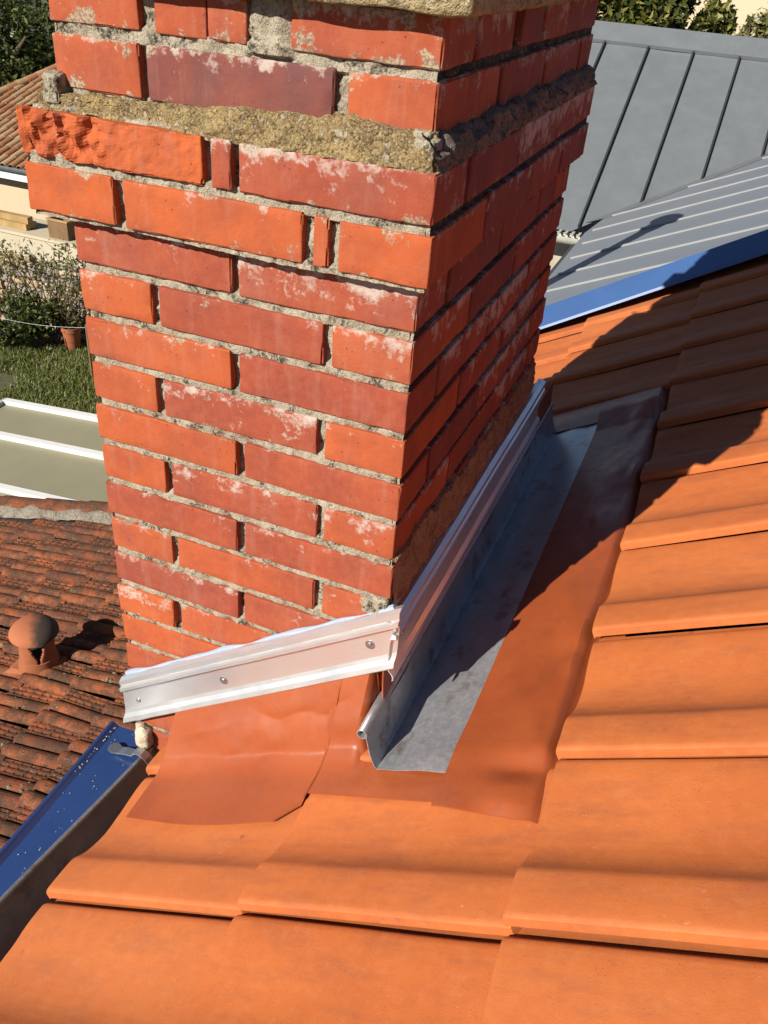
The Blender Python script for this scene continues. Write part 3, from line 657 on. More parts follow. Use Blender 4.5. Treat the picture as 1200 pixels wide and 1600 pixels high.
# ------------------------------------------------------------------ far verge: blue coated capping
vb = thing('verge_capping', 'long bright blue metal verge capping along the far end of the tiles', 'flashing', (0, 2.02, -.69))
P = []
for x in np.linspace(-.42, 1.6, 30):
    k = .06 * (x + .2); y0 = 1.985 + .35 * (x + .2) * .9 if False else 1.97 + .30 * max(0, x + .2) * .9
    row = [rp(x, 1.985 + .22 * (x + .2) * .5, .022), rp(x, 1.988 + .22 * (x + .2) * .5, .030), rp(x, 2.11 + .22 * (x + .2) * .5, .066), rp(x, 2.115 + .22 * (x + .2) * .5, .060), rp(x, 2.118 + .22 * (x + .2) * .5, -.02)]
    P.append(row)
v, f = sheet(np.array(P) - np.array([0, 2.02, -.69]), .0015); obj('sheet_metal', mesh('verge_sheet', v, f[:, ::-1]), BLUE2, vb)

# ------------------------------------------------------------------ ribbed steel roof beyond
P2 = R_(24); ZB = -1.0
def rb(x, y, n=0): return np.array([x, y, ZB + x * math.tan(P2)]) + np.array([-math.sin(P2), 0, math.cos(P2)]) * n
ZC = -4.2; ZP = .54
def valley_y(x): return (ZB + x * math.tan(P2) - ZC) / ZP
rr_ = thing('ribbed_roof', 'grey ribbed steel sheet roof beyond the blue verge capping', 'roof', (0, 3, -1))
o3 = np.array([0, 3, -1.0]); xl = -.565; xh = 2.4; yb0 = 2.22; ribs = [2.32, 2.68, 3.03, 3.36, 3.70, 4.03, 4.38, 4.73, 5.08, 5.43, 5.78, 6.13, 6.48, 6.83]
yedges = [yb0] + ribs
for a, b in zip(yedges[:-1], yedges[1:]):
    def xs_(y): return max(xl, (ZP * y + ZC - ZB) / math.tan(P2) + .10)
    xa, xb = xs_(a), xs_(b); 
    if xa > xh: break
    q = MB(); q.add([rb(xa, a) - o3, rb(xh, a) - o3, rb(xh, b) - o3, rb(xb, b) - o3, rb(xa, a, -.01) - o3, rb(xh, a, -.01) - o3, rb(xh, b, -.01) - o3, rb(xb, b, -.01) - o3], [(0, 1, 2, 3), (0, 3, 7, 4), (7, 6, 5, 4), (0, 4, 5, 1)]); q.build('panel', RIBM, rr_)
    q = MB(); xr = xb + .05; w1, w2, hh = .016, .007, .009
    q.add([rb(xr, b - w1, .001) - o3, rb(xr, b - w2, hh) - o3, rb(xr, b + w2, hh) - o3, rb(xr, b + w1, .001) - o3, rb(xh, b - w1, .001) - o3, rb(xh, b - w2, hh) - o3, rb(xh, b + w2, hh) - o3, rb(xh, b + w1, .001) - o3], [(0, 4, 5, 1), (1, 5, 6, 2), (2, 6, 7, 3), (0, 1, 2, 3), (4, 7, 6, 5)]); q.build('rib', RIBW, rr_)
# valley flashing and left eave edge
q = MB(); vx = np.linspace(-.62, 2.4, 10); P = np.array([[rb(x + .17, valley_y(x), .004) - o3, rb(x, valley_y(x), .006) - o3] for x in vx]); v, f = sheet(P, .002); obj('valley_flashing', mesh('valley', v, f), ZROOF, rr_)
q = MB(); ye = 4.9; q.hexa([rb(xl - .05, yb0, -.13) - o3, rb(xl - .005, yb0, -.13) - o3, rb(xl - .005, ye, -.13) - o3, rb(xl - .05, ye, -.13) - o3, rb(xl - .05, yb0, -.02) - o3, rb(xl - .005, yb0, -.02) - o3, rb(xl - .005, ye, -.02) - o3, rb(xl - .05, ye, -.02) - o3]); q.build('eave_fascia', mat_plain('dark fascia', (.05, .05, .055), .6), rr_)
q = MB(); q.box(xl + .05, 2.3, yb0 + .1, 4.7, GZ, -1.45); o = q.build('wall', mat_plain('pale render', (.42, .38, .30), .9), rr_); o.location = (0, -3, 1)

# ------------------------------------------------------------------ standing seam zinc roof
zr = thing('zinc_roof', 'large grey standing seam zinc roof rising to a flat capped ridge', 'roof', (0, 6, -1)); o4 = np.array([0, 6, -1.0])
def zp(x, y, n=0): return np.array([x, y, ZC + ZP * y + n * .88]) + np.array([0, -n * .47, 0])
yr = 7.22; seam0 = -.655; SP = .348
def ylow(x): return max(5.33, valley_y(x) - .02) if x > xl - .1 else 5.33
xsm = [seam0 + SP * k for k in range(-5, 12)]
for a, b in zip(xsm[:-1], xsm[1:]):
    pts = [zp(a, ylow(a)), zp(b, ylow(b)), zp(b, yr), zp(a, yr)]
    if min(ylow(a), ylow(b)) > yr - .05: break
    m_ = 10; P = np.zeros((m_, m_, 3))
    for i in range(m_):
        for j in range(m_):
            u, v_ = i / (m_ - 1), j / (m_ - 1); x = a + (b - a) * u; y0 = ylow(x); y = y0 + (yr - y0) * v_
            P[i, j] = zp(x, y, .004 * math.sin(math.pi * u) * math.sin(v_ * 9 + a * 7)) - o4
    v, f = sheet(P, .003); obj('zinc_panel', mesh('zinc_panel', v, f, True), ZROOF, zr)
    if ylow(b) < yr - .1:
        q = MB(); s = .0065
        q.hexa([zp(b - s, ylow(b), 0) - o4, zp(b + s, ylow(b), 0) - o4, zp(b + s, yr + .02, 0) - o4, zp(b - s, yr + .02, 0) - o4, zp(b - s, ylow(b), .026) - o4, zp(b + s, ylow(b), .026) - o4, zp(b + s, yr + .02, .026) - o4, zp(b - s, yr + .02, .026) - o4]); q.build('seam', ZSEAM, zr)
q = MB(); P = np.array([[zp(x, yr - .03, .005) - o4, zp(x, yr - .03, .032) - o4, zp(x, yr + .16, .05) - o4 + np.array([0, 0, -.0]), zp(x, yr + .17, .05) - o4 - np.array([0, 0, .1])] for x in np.linspace(-2.4, 3.1, 20)]); v, f = sheet(P, .002); obj('ridge_cap', mesh('ridge_cap', v, f), ZROOF, zr)
q = MB(); q.hexa([zp(-2.4, 5.0, -.4) - o4, zp(3.1, 5.0, -.4) - o4, np.array((3.1, 7.3, GZ)) - o4, np.array((-2.4, 7.3, GZ)) - o4, zp(-2.4, 5.02, -.03) - o4, zp(3.1, 5.02, -.03) - o4, zp(3.1, 7.3, -.03) - o4, zp(-2.4, 7.3, -.03) - o4]) if False else None
q = MB(); q.box(-2.3, .2, 5.46, 7.3, GZ, -1.44); o = q.build('wall', mat_plain('cream wall', (.46, .41, .31), .9), zr); o.location = tuple(-o4)
# half round gutter at its eave
q = MB(); nx = 40; gx = np.linspace(-2.35, -.50, nx); gz = ZC + ZP * 5.33 - .01
P = np.array([[(x, 5.30 + .055 * math.cos(a) - .05, gz - .06 * math.sin(a)) for a in np.linspace(0, math.pi, 12)] for x in gx]) - o4; v, f = sheet(P, .003); obj('gutter', mesh('zinc_gutter', v, f, True), mat_plain('pale gutter', (.52, .52, .45), .6), zr)
q = MB()
for x in np.arange(-2.3, -.5, .045): q.box(x, x + .018, 5.21, 5.32, gz + .004, gz + .014)
o = q.build('snow_guard', mat_plain('pale guard', (.52, .52, .45), .6), zr); o.location = tuple(-o4)

# flue pipe standing behind the chimney (its shadow falls on the ribbed roof)
fl = thing('flue_pipe', 'slim metal flue pipe with cowl behind the brick chimney', 'flue', (-.79, 3.40, -2.85))
q = MB(); q.lathe([(0, 0), (.05, 0), (.05, 2.62), (.0, 2.62)], 16); q.build('pipe', CHROME, fl, True)
q = MB(); q.lathe([(.052, 2.52), (.052, 2.60), (.075, 2.68), (.075, 2.76), (.12, 2.78), (.105, 2.82), (.03, 2.86), (0, 2.865)], 18); q.build('cowl', CHROME, fl, True)

# ------------------------------------------------------------------ old tiled roof of the lower building
P3 = R_(14); ZO = -2.63 + .6 * math.tan(P3)
E3 = np.array([math.cos(P3), 0, math.sin(P3)]); N3 = np.array([-math.sin(P3), 0, math.cos(P3)])
def op(x, y, n=0): return np.array([x, y, ZO + x * math.tan(P3)]) + N3 * n
oldr = thing('weathered_tile_roof', 'old lichen-stained tile roof on the lower building beside the garden', 'roof')
OW, OL = .244, .318
def old_tile(sd):
    """roll + ribbed flat; local x up-slope, y across"""
    t = []; h = []
    for a in np.linspace(0, math.pi, 9): t.append(.036 - .036 * math.cos(a)); h.append(.011 + .032 * math.sin(a) ** .9)
    t.append(.078); h.append(.009)
    for a in np.linspace(0, math.pi, 9): t.append(.114 - .033 * math.cos(a)); h.append(.010 + .026 * math.sin(a) ** .9)
    for a, b in [(.152, .009), (.156, .015), (.164, .015), (.168, .009), (.178, .009), (.182, .015), (.192, .015), (.196, .009), (.206, .009), (.210, .015), (.220, .015), (.224, .009), (.240, .011)]: t.append(a); h.append(b)
    t, h = np.array(t), np.array(h)
    s = [0, .004]
    for k in range(6): b = .03 + k * .052; s += [b, b + .004, b + .010, b + .014]
    s += [OL + .03]; s = np.array(s); S, T = np.meshgrid(s, t, indexing='ij'); Hh = np.tile(h, (len(s), 1))
    for k in range(6):
        b = .03 + k * .052; bar = (S > b + .002) & (S < b + .012) & (T > .167) & (T < .225); Hh = np.where(bar, np.maximum(Hh, .0145), Hh)
    kk = np.stack([S.ravel() * 20, T.ravel() * 20, S.ravel() * 0 + sd], 1); wob = fbm(kk, 3, sd).reshape(S.shape)
    Nn = Hh + .024 * (1 - S / OL) + .0012 * wob - np.where(S < .002, .004, 0)
    v, f = sheet(np.stack([S + .004 * np.where(S < .005, wob, 0), T, Nn], -1), .014); m_ = mesh('old_tile', v, f, False); m_.materials.append(OLDT); return m_
OT = [old_tile(i) for i in range(5)]
rot3 = Matrix((E3, (0, 1, 0), N3)).transposed().to_4x4()
def inview(p, mg=190):
    c = CR @ (np.array(p) - CC)
    if c[2] < .1: return False
    u, v_ = 600 + FPX * c[0] / c[2], 800 + FPX * c[1] / c[2]; return -mg < u < 480 and 700 < v_ < 1600
cnt = 0; moss = MB()
for c in range(-16, 1):
    x = -.62 + c * OL * math.cos(P3)
    for r in range(0, 22):
        y = 3.22 - (r + 1) * OW + c * .14 * OW
        if y > 3.22 - OW: y_ok = y < 3.24 - OW
        else: y_ok = True
        y = ((y - (3.22 - 23 * OW)) % (22 * OW)) + 3.22 - 23 * OW
        if not inview(op(x + .15, y + .1)): continue
        o = obj('roof_tile', OT[(c * 7 + r * 3) % 5], OLDT, oldr); cnt += 1
        o.matrix_world = Matrix.Translation(op(x + random.gauss(0, .005), y + random.gauss(0, .003), 0)) @ rot3 @ Matrix.Rotation(random.gauss(0, .03), 4, 'Z') @ Matrix.Rotation(random.gauss(0, .02), 4, 'X')
        # lichen and moss crumbs lie along the joints
        if random.random() < (.75 if x > -2.6 else .16):
            for _ in range(random.randint(4, 16)):
                s = random.uniform(.006, .02); px = x + random.uniform(.0, .28); py = y + random.gauss(.10, .02); p = op(px, py, .03 + s * .3)
                moss.add([p + np.array(d) * s * random.uniform(.6, 1.3) for d in ((1, 0, 0), (0, 1, 0), (-1, 0, 0), (0, -1, 0), (0, 0, .8), (0, 0, -.8))], [(0, 1, 4), (1, 2, 4), (2, 3, 4), (3, 0, 4), (1, 0, 5), (2, 1, 5), (3, 2, 5), (0, 3, 5)])
o = moss.build('moss', mat_plain('dry moss', (.24, .21, .13), .95, 0, .6, 30, .004, rand=False), oldr); o['kind'] = 'stuff'
q = MB(); q.hexa([op(-5.6, -2.4, -.08), op(-.36, -2.4, -.08), op(-.36, 3.28, -.08), op(-5.6, 3.28, -.08), op(-5.6, -2.4, -.016), op(-.36, -2.4, -.016), op(-.36, 3.28, -.016), op(-5.6, 3.28, -.016)]); q.build('deck', DARK, oldr)
q = MB(); q.box(-5.5, -.40, -2.3, 3.2, GZ, -4.3); q.build('wall', mat_plain('old wall', (.5, .42, .32), .9), oldr)
# verge: mortar ridge with half round tiles
xs = np.linspace(-5.5, -.5, 160); ts = np.linspace(0, 1, 10); U, T = np.meshgrid(xs, ts, indexing='ij'); nn = fbm(np.stack([U.ravel() * 8, T.ravel() * 2, U.ravel() * 0], 1), 3, 3).reshape(U.shape)
Yv = 3.16 + .20 * T; Nv = .01 + .05 * np.sin(np.pi * T) ** .7 + .012 * nn
P = np.stack([U, Yv, ZO + U * math.tan(P3)], -1) + N3 * Nv[..., None]; v, f = sheet(P, .01); obj('verge_mortar', mesh('verge', v, f, True), mat_mortar('grey verge mortar', (.30, .26, .21), (.22, .19, .15), .7, 5), oldr)
for k in range(13):
    x = -5.4 + k * .4; q = MB(); P = np.array([[op(x + s, 3.30 + .065 * math.cos(a), .02 + .012 * (1 - s / .42) + .05 * math.sin(a)) for a in np.linspace(-.1, math.pi + .1, 10)] for s in np.linspace(0, .42, 4)]); v, f = sheet(P, .012); obj('verge_tile', mesh('verge_tile', v, f, True), OLDT, oldr)

# roof vent
VC = op(-2.47, 1.72, .05); vent = thing('roof_vent', 'domed terracotta roof vent with triangular openings on the old tiles', 'vent', tuple(VC)); vent.scale = (.9, .9, .92)
TERR = mat_plain('vent terracotta', (.36, .11, .042), .8, 0, .3, 6, .002)
def terr_dome():
    t = NT('sooty terracotta'); c = t.coords(False); n1 = t.noise(c, 7, 5)
    g = t.n('ShaderNodeSeparateXYZ'); t.l(c, g.inputs[0]); e = t.math('ADD', t.math('MULTIPLY', g.outputs[0], 4.0), t.math('ADD', n1, t.math('MULTIPLY', g.outputs[1], 3.0)))
    t.set(t.mix(t.ramp(e, [(.40, 0.0), (.66, .95)]), (.36, .11, .042), (.03, .025, .02)), .85); t.bump(n1, .3, .003); return t.m
n = 80; hs = [-.08, .0, .06] + list(np.linspace(.062, .205, 10)) + [.24]; rad = [.128, .118, .106] + [.101] * 11
q = MB()
for z, r in zip(hs, rad):
    for k in range(n): a = 2 * math.pi * k / n; q.v.append((r * math.cos(a), r * math.sin(a), z))
for i in range(len(hs) - 1):
    for k in range(n):
        ph = k % 20; lev = i - 3   # four triangular windows, wide at the top
        if 0 <= lev < 9 and abs(ph - 9.5) < (.6 + lev * .75): continue
        k2 = (k + 1) % n; q.f.append((i * n + k, i * n + k2, (i + 1) * n + k2, (i + 1) * n + k))
ob = q.build('body', TERR, vent, True); sm = ob.modifiers.new('thickness', 'SOLIDIFY'); sm.thickness = .014; sm.offset = -1
q = MB(); q.lathe([(.098, .222), (.128, .216), (.138, .223), (.136, .236), (.122, .256), (.098, .274), (.066, .286), (.03, .292), (0, .293)], 36); q.build('dome', terr_dome(), vent, True)
q = MB(); q.lathe([(.0, .0), (.088, .0), (.086, .10), (0, .10)], 16); q.build('throat', DARK, vent)
q = MB(); q.add([(-.17, -.13, -.055), (.16, -.13, -.015), (.16, .13, -.015), (-.17, .13, -.055), (-.12, -.10, -.02), (.12, -.10, .015), (.12, .10, .015), (-.12, .10, -.02)], [(0, 3, 2, 1), (4, 5, 6, 7), (0, 1, 5, 4), (1, 2, 6, 5), (2, 3, 7, 6), (3, 0, 4, 7)]); q.build('base', TERR, vent)

# ------------------------------------------------------------------ veranda roof
def vpt(u, v, z=-4.0): return Z0(u, v, z)
ver = thing('veranda_roof', 'flat khaki panel veranda roof with white glazing bars above the lawn', 'roof', (-5, 4.6, -4.1)); ov = np.array([-5, 4.6, -4.1])
KH = mat_plain('khaki panel', (.30, .275, .175), .45, 0, .15, 1.2, .001)
VS = .09
def vz(x): return -4.0 + (x + 5.1) * VS
def von(u, v): return onplane(u, v, (-VS, 0, 1), -4.0 + 5.1 * VS)
by_ = [von(80, 643)[1], von(80, 699)[1], von(80, 783)[1]]; by_ += [by_[2] - (by_[1] - by_[2]) * .9]
xa, xb = von(8, 632)[0], -2.6
for i in range(3):
    y1, y0 = by_[i], by_[i + 1]; q = MB(); q.hexa([np.array((x, y, vz(x) + dz)) - ov for dz in (-.04, 0) for x, y in ((xa, y0), (xb, y0), (xb, y1), (xa, y1))]); q.build('panel', KH, ver)
for i, y in enumerate(by_):
    q = MB(); hw = .035; q.hexa([np.array((x, yy, vz(x) + dz)) - ov for dz in (-.06, .045) for x, yy in ((xa - .02, y - hw), (xb, y - hw), (xb, y + hw), (xa - .02, y + hw))]); q.build('glazing_bar', WHITE, ver)
q = MB(); q.hexa([np.array((x, y, vz(x) + dz)) - ov for dz in (-.08, .04) for x, y in ((xa - .06, by_[3]), (xa - .01, by_[3]), (xa - .01, by_[0] + .04), (xa - .06, by_[0] + .04))]); q.build('edge_trim', mat_plain('grey trim', (.42, .44, .46), .5), ver)
for (x, y) in ((xa, by_[0]), (xa, by_[3] + .1), (-3.0, by_[0])):
    q = MB(); q.box(x - .04, x + .04, y - .04, y + .04, GZ, vz(x) - .05); o = q.build('post', WHITE, ver); o.location = tuple(-ov)

# ------------------------------------------------------------------ garden
def leaves(n, center, rad, size, sd, shell=.5, clumps=14, squash=1.0):
    g = np.random.default_rng(sd); cc = g.normal(size=(clumps, 3)); cc /= np.linalg.norm(cc, axis=1, keepdims=True); cc *= (g.random((clumps, 1)) ** .4) * .75
    k = g.integers(0, clumps, n); d = g.normal(size=(n, 3)); d /= np.linalg.norm(d, axis=1, keepdims=True); p = cc[k] + d * (g.random((n, 1)) ** shell) * g.uniform(.22, .42, (clumps, 1))[k]
    p = p * np.array(rad) + np.array(center)
    a = g.normal(size=(n, 3)); a /= np.linalg.norm(a, axis=1, keepdims=True); nrm = d * .6 + np.array([0, 0, .5]) + g.normal(size=(n, 3)) * .45
    b = np.cross(nrm, a); b /= np.linalg.norm(b, axis=1, keepdims=True) + 1e-9; s = size * g.uniform(.6, 1.35, (n, 1))
    V = np.stack([p - a * s, p + b * s * .45, p + a * s, p - b * s * .45], 1).reshape(-1, 3); F = np.arange(4 * n).reshape(n, 4); return V, F
LEAF_D = mat_leaf('dark leaves', (.018, .035, .008), (.055, .085, .018), (.17, .18, .04))
LEAF_H = mat_leaf('hedge leaves', (.02, .035, .008), (.10, .12, .026), (.34, .29, .07))
LEAF_S = mat_leaf('shrub leaves', (.07, .09, .025), (.18, .18, .055), (.30, .26, .12))
BARK = mat_plain('bark', (.13, .09, .06), .95, 0, .4, 12, .01)
def tree(name, label, base, center, rad, n, size, sd, mat, r0=.16, clumps=22, group=None, cat='tree'):
    t = thing(name, label, cat, base, group); base = np.array(base); g = random.Random(sd); c = np.array(center) - base
    V, F = leaves(n, c, rad, size, sd, .45, clumps); obj('crown', mesh('crown', V, F), mat, t)
    q = MB(); q.tube([(0, 0, 0), (c[0] * .3 + .05, c[1] * .3, c[2] * .45), (c[0] * .8, c[1] * .8, c[2] * .85), (c[0], c[1], c[2] + rad[2] * .3)], [r0, r0 * .8, r0 * .5, r0 * .2], 8)
    for k in range(7):
        a = g.uniform(0, 6.28); e = c + np.array([rad[0] * .7 * math.cos(a), rad[1] * .7 * math.sin(a), rad[2] * g.uniform(-.4, .6)]); s = c * g.uniform(.5, .85); q.tube([s, (s + e) / 2 + np.array([0, 0, .1]), e], [r0 * .4, r0 * .25, r0 * .08], 6)
    q.build('trunk', BARK, t, True); return t
# garden wall: rubble stones, plaster band, ledge
YW = 11.0; zt_ = -4.83
gw = thing('garden_wall', 'pale rubble stone garden wall with a plastered upper band', 'wall', (-11, YW, GZ)); og = np.array([-11, YW, GZ])
q = MB(); q.box(-16, -6.0, YW + .05, YW + .4, GZ, zt_); o = q.build('wall_core', mat_mortar('wall mortar', (.55, .46, .33), (.44, .36, .25), .3, 8), gw); o.location = tuple(-og)
STONE = [mat_plain('rubble stone', (.50, .42, .31), .95, 0, .35, 9, .01, rand=True), mat_plain('grey rubble', (.38, .33, .26), .95, 0, .35, 9, .01, rand=True), mat_plain('ochre rubble', (.52, .38, .22), .95, 0, .35, 9, .01, rand=True)]
SM = []
for i in range(9):
    V, F = rbox(.5, .5, .5, .22, (1, 1, 1), .06, .05, i, 2.2); m_ = mesh('stone', V, F, True); m_.materials.append(STONE[i % 3]); SM.append(m_)
z = GZ
while z < zt_ - .05:
    hgt = random.uniform(.13, .20); x = -13.2 + random.uniform(0, .2)
    while x < -6.3:
        wd = random.uniform(.18, .36); o = obj('stone', random.choice(SM), None, gw, loc=(x + wd / 2 - og[0], .04, z + hgt / 2 - og[2]), rot=(0, random.gauss(0, .05), 0)); o.scale = (wd - .02, .16, hgt - .02); x += wd
    z += hgt
q = MB(); q.box(-16, -6.0, YW - .06, YW + .42, zt_, zt_ + .36); o = q.build('plaster_band', mat_plain('cream plaster', (.52, .46, .34), .95, 0, .14, 1.5, .004), gw); o.location = tuple(-og)
q = MB(); q.box(-16, -6.0, YW - .09, YW + .75, zt_ + .36, zt_ + .41); o = q.build('ledge', mat_plain('cream ledge', (.54, .46, .33), .95, 0, .12, 2, .004), gw); o.location = tuple(-og)
LZ = zt_ + .41
WOOD = mat_plain('weathered timber', (.46, .30, .12), .85, 0, .35, 5, .004); WOODD = mat_plain('brown timber', (.22, .13, .06), .85, 0, .35, 5, .004)
pL = onplane(46, 348, (0, 1, 0), YW + .15); beams = []
for k, (dy, dz, ln) in enumerate(((.0, 0, 1.9), (.14, 0, 2.0), (.06, .105, 1.8))):
    V, F = rbox(ln / 2, .065, .052, .006, (10, 2, 2), .003, .006, 50 + k, 8)
    obj('timber_beam', mesh('timber_beam', V, F), WOOD, loc=(pL[0] - ln / 2, YW + .12 + dy, LZ + .052 + dz), label=('front sawn timber beam lying on the wall ledge beside the wooden box', 'rear sawn timber beam lying on the wall ledge against the front one', 'top sawn timber beam stacked across the two on the ledge')[k], category='timber')
pB = onplane(92, 362, (0, 1, 0), YW + .02); bx = thing('wooden_box', 'small open brown wooden box standing on the garden wall ledge', 'box', (pB[0], YW + .16, LZ))
q = MB(); q.box(-.20, .20, -.16, -.135, 0, .30); q.box(-.20, .20, .135, .16, 0, .30); q.box(-.20, -.175, -.135, .135, 0, .30); q.box(.175, .20, -.135, .135, 0, .30); q.box(-.175, .175, -.135, .135, 0, .02); q.build('sides', WOODD, bx)
q = MB()
for (x0, x1, y0, y1) in ((-.22, .22, -.18, -.13), (-.22, .22, .13, .18), (-.22, -.17, -.13, .13), (.17, .22, -.13, .13)): q.box(x0, x1, y0, y1, .30, .325)
q.build('rim', WOOD, bx)
# far house
YH = 14.6
fh = thing('distant_house', 'peach rendered house with pale canal tile roof and white fascia beyond the garden', 'house', (-14, YH, GZ)); oh = np.array([-14, YH, GZ])
ez = onplane(30, 268, (0, 1, 0), YH - .42)[2]
q = MB(); q.box(-22, -9.5, YH, YH + 8, GZ, ez - .08); o = q.build('wall', mat_plain('peach render', (.58, .45, .31), .95, 0, .06, 1, .004), fh); o.location = tuple(-oh)
q = MB(); q.box(-22, -9.4, YH - .42, YH + .05, ez - .20, ez + .03); o = q.build('fascia', WHITE, fh); o.location = tuple(-oh)
P = np.array([[(x, YH - .50 + .09 * math.cos(a), ez + .10 - .10 * math.sin(a)) for a in np.linspace(0, math.pi, 10)] for x in np.linspace(-22, -9.4, 3)]) - oh; v, f = sheet(P, .01); obj('gutter', mesh('far_gutter', v, f, True), mat_plain('blue grey zinc', (.28, .31, .36), .5, .4), fh)
PF = R_(17); YE = YH - .48; ZE = ez + .10
def fp(x, y, n=0): return np.array([x, YE + (y) * math.cos(PF), ZE + y * math.sin(PF)]) + np.array([0, -math.sin(PF), math.cos(PF)]) * n
def fon(u, v): 
    nrm = np.array([0, -math.sin(PF), math.cos(PF)]); return onplane(u, v, nrm, nrm @ np.array([0, YE, ZE]))
hA, hB = fon(0, 150), fon(66, 121)
def yl(p): return (p[1] - YE) / math.cos(PF)
HC = None
def hipy(x): return min(yl(hB) + .9, hipl(x))
def hipl(x): return yl(hA) + (yl(hB) - yl(hA)) * (x - hA[0]) / (hB[0] - hA[0])
dk = np.array([[fp(x, y_, -.02) - oh for y_ in np.linspace(0, max(.2, hipy(x)), 4)] for x in np.linspace(hA[0] - 3, -9.3, 30)]); v, f = sheet(dk, .06); obj('roof_deck', mesh('roof_deck', v, f), TERR, fh)
FT = []
for i, cl in enumerate(((.36, .17, .075), (.42, .24, .125), (.33, .14, .06), (.43, .28, .15))):
    P = np.array([[( (.095 - .012 * s) * math.cos(a), s * .40, .085 * math.sin(a) + .02 * (1 - s) ) for a in np.linspace(0, math.pi, 8)] for s in (0, .06, 1)]); v, f = sheet(P, .014); m_ = mesh('canal_tile', v, f, True); m_.materials.append(mat_plain('pale canal tile', cl, .9, 0, .25, 4, .005, rand=True)); FT.append(m_)
rotF = Matrix(((1, 0, 0), (0, math.cos(PF), math.sin(PF)), (0, -math.sin(PF), math.cos(PF)))).transposed().to_4x4()
x = hA[0] - 1.2
while x < -9.35:
    y = -.10
    while y < hipy(x) - .15:
        p = fp(x, y, .0) - oh; c = CR @ (p + oh - CC); u = 600 + FPX * c[0] / c[2]
        if -30 < u < 240:
            o = obj('canal_tile', random.choice(FT), None, fh); o.matrix_world = Matrix.Translation(fp(x + random.gauss(0, .006), y, 0)) @ rotF; o.matrix_world = Matrix.Translation(Vector(-oh)) @ o.matrix_world
        y += .34
    x += .205
for k in range(9):
    t0 = hA + (hB - hA) * (-.3 + k * .24); t1 = hA + (hB - hA) * (-.3 + k * .24 + .27); q = MB(); q.tube([t0 - oh + np.array([0, 0, .03]), t1 - oh + np.array([0, 0, .05])], [.13, .105], 10); q.build('hip_tile', FT[k % 2].materials[0], fh, True)
# big tree behind it
tc = CC + ray(20, 70) * 24; tree('leafy_tree', 'dense dark green tree behind the peach house roof', (tc[0], tc[1], GZ), (tc[0] - .6, tc[1], tc[2] - .1), (3.2, 2.6, 2.7), 16000, .085, 41, LEAF_D, .3, 34)
tc2 = CC + ray(-60, 90) * 25; tree('leafy_tree', 'lower yellow-green tree beside the dense tree beyond the peach house', (tc2[0], tc2[1], GZ), (tc2[0], tc2[1], tc2[2] - 1.0), (2.4, 2.2, 2.2), 9000, .085, 43, LEAF_H, .25, 24)
# shrub on the wall, pots, wire, ground plants
def shrub(label, base, h, spread, n, sd, stems=16, size=.045, mat=LEAF_S):
    t = thing('shrub', label, 'shrub', base); g = random.Random(sd); q = MB(); L = []
    for k in range(stems):
        a = g.uniform(0, 6.28); e = np.array([spread * g.uniform(-1, 1), .25 * g.uniform(-1, .6), h * g.uniform(.6, 1.05)]); m1 = e * .5 + np.array([g.uniform(-.1, .1), 0, .12]); q.tube([(g.uniform(-.08, .08), 0, 0), m1, e], [.016, .011, .004], 5)
        for s in np.linspace(.3, 1, 6):
            p = m1 + (e - m1) * s if s > .5 else m1 * s * 2; tw = p + np.array([g.uniform(-.22, .22), g.uniform(-.15, .1), g.uniform(-.02, .22)]); q.tube([p, tw], [.005, .002], 4); L.append(p); L.append(tw)
    q.build('stems', BARK, t, True); gg = np.random.default_rng(sd); L = np.array(L); k = gg.integers(0, len(L), n); p = L[k] + gg.normal(size=(n, 3)) * .06
    a = gg.normal(size=(n, 3)); a /= np.linalg.norm(a, axis=1, keepdims=True); b = np.cross(a, gg.normal(size=(n, 3))); b /= np.linalg.norm(b, axis=1, keepdims=True); s = size * gg.uniform(.5, 1.3, (n, 1))
    V = np.stack([p - a * s, p + b * s * .45, p + a * s, p - b * s * .45], 1).reshape(-1, 3); obj('foliage', mesh('foliage', V, np.arange(4 * n).reshape(n, 4)), mat, t)
def gp(u, v): return tuple(Z0(u, v, GZ))
b1 = gp(78, 545); shrub('sparse twiggy shrub growing up the stone garden wall', (b1[0], YW - .35, GZ), 1.75, .95, 800, 5, 24)
b2 = gp(5, 520); shrub('sparser leggy shrub beside the twiggy one on the stone wall', (b2[0] - .3, YW - .3, GZ), 1.6, .7, 350, 6, 14)
shrub('low dark leafy bush in the flower bed at the foot of the wall', (b2[0] + .3, YW - 1.0, GZ),   .4, .6, 1300, 8, 16, .05, LEAF_D)
shrub('small dense green plant beside the terracotta pot', (gp(108, 520)[0], YW - .55, GZ), .8, .35, 1600, 9, 14, .05, LEAF_D)
def pot(label, u, v, r, h):
    p = gp(u, v); t = thing('flower_pot', label, 'pot', p); q = MB(); q.lathe([(0, 0), (r * .68, 0), (r * .92, h * .82), (r, h * .82), (r, h), (r * .88, h), (r * .8, h * .8), (0, h * .78)], 20); q.build('body', TERR, t, True)
    V, F = leaves(160, (0, 0, h + .08), (r, r, .15), .04, int(u), .5, 5); obj('plant', mesh('plant', V, F), LEAF_D, t)
pot('slim terracotta flower pot on the lawn under the wall shrub', 115, 545, .17, .42); pot('terracotta flower pot in the bed below the stone wall', 3, 498, .2, .4)
wl = MB(); a, b = Z0(-20, 492, -5.3), Z0(135, 512, -5.3); wl.tube([a + (b - a) * t + np.array([0, 0, -.06 * math.sin(math.pi * t)]) for t in np.linspace(0, 1, 12)], .0022, 5); wl.build('clothes_line', WHITE, label='thin pale clothes line stretched across the lawn', category='line')
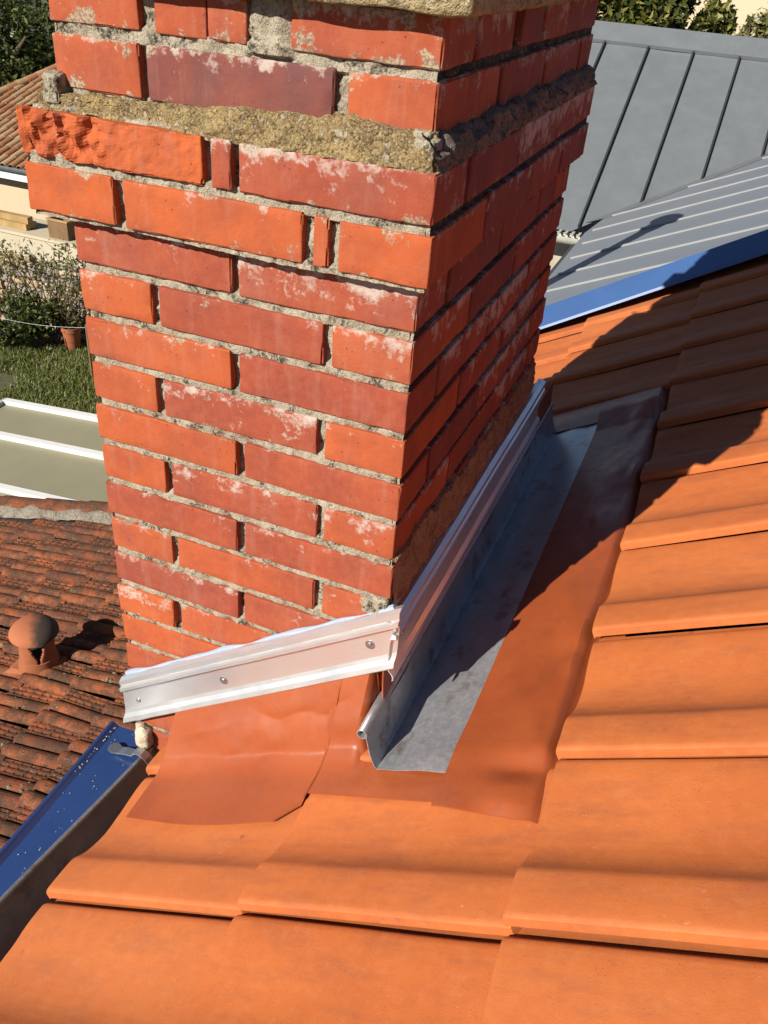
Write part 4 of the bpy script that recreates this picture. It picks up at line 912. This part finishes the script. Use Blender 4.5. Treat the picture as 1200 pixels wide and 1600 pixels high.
for i, pp in enumerate((a, b)):
    q = MB(); q.tube([(pp[0], pp[1], GZ), (pp[0], pp[1], -5.25)], .02, 8); q.build('line_post', WOODD, label=('wooden post at the bush end of the clothes line', 'wooden post at the chimney end of the clothes line')[i], category='post')
# grass
g = np.random.default_rng(3); n = 60000; c0, c1 = Z0(-60, 600, GZ), Z0(200, 560, GZ)
px = g.uniform(-13.5, -6.2, n); py = g.uniform(6.2, YW - .1, n); dens = fbm(np.stack([px * .8, py * .8, px * 0], 1), 2, 5); keep = dens > -.75 + .35 * (py > 9.8); px, py = px[keep], py[keep]; n = len(px)
hh = g.uniform(.03, .10, n) * (1 + .5 * dens[keep]); an = g.uniform(0, 6.28, n); lx_, ly_ = np.cos(an) * .012, np.sin(an) * .012; tx, ty = g.normal(0, .035, n), g.normal(0, .035, n)
V = np.stack([np.stack([px - lx_, py - ly_, np.full(n, GZ)], 1), np.stack([px + lx_, py + ly_, np.full(n, GZ)], 1), np.stack([px + tx, py + ty, GZ + hh], 1)], 1).reshape(-1, 3)
obj('grass', mesh('grass', V, np.arange(3 * n).reshape(n, 3)), mat_leaf('grass blades', (.10, .14, .03), (.17, .21, .055), (.30, .26, .10)), kind='stuff', label='mown green garden lawn between veranda and stone wall', category='grass')

# ------------------------------------------------------------------ upper right: hedge and a far wall
for i, (u, v, d, rad, n, sd, lab) in enumerate(((930, 5, 10.6, (1.05, .8, .95), 5200, 61, 'dense glossy hedge bush behind the zinc ridge next to the chimney'), (1012, 22, 10.9, (.62, .8, .72), 5200, 62, 'glossy hedge bush with yellowish leaf tips behind the middle of the zinc ridge'), (1100, 62, 10.9, (.40, .5, .50), 1900, 64, 'narrow hedge bush at the open end of the hedge behind the zinc ridge'), (1188, 62, 11.6, (.36, .45, .50), 1900, 63, 'loose feathery bush standing apart before the cream wall'))):
    c = CC + ray(u, v) * d; tree('hedge_bush', lab, (c[0], c[1], GZ), tuple(c), rad, n, .055 if i < 3 else .04, sd, LEAF_H if i < 3 else LEAF_S, .06, 18, 'bushes behind the zinc roof', 'bush')
c = CC + ray(1100, 20) * 24; q = MB(); q.box(-7, 9, -.2, .2, 0, 6.6); q.box(-7, 9, -.28, .28, 6.6, 6.75)
fw = thing('cream_building', 'long cream rendered building wall beyond the hedge', 'building', (c[0], c[1], GZ))
MB().box(-7, 9, -.2, 4, 0, 7.6).build('wall', mat_plain('cream far wall', (.58, .48, .33), .95, 0, .06, .6, .004), fw); MB().box(-7.2, 9.2, -.4, 4.2, 7.6, 7.75).build('eave', WHITE, fw)
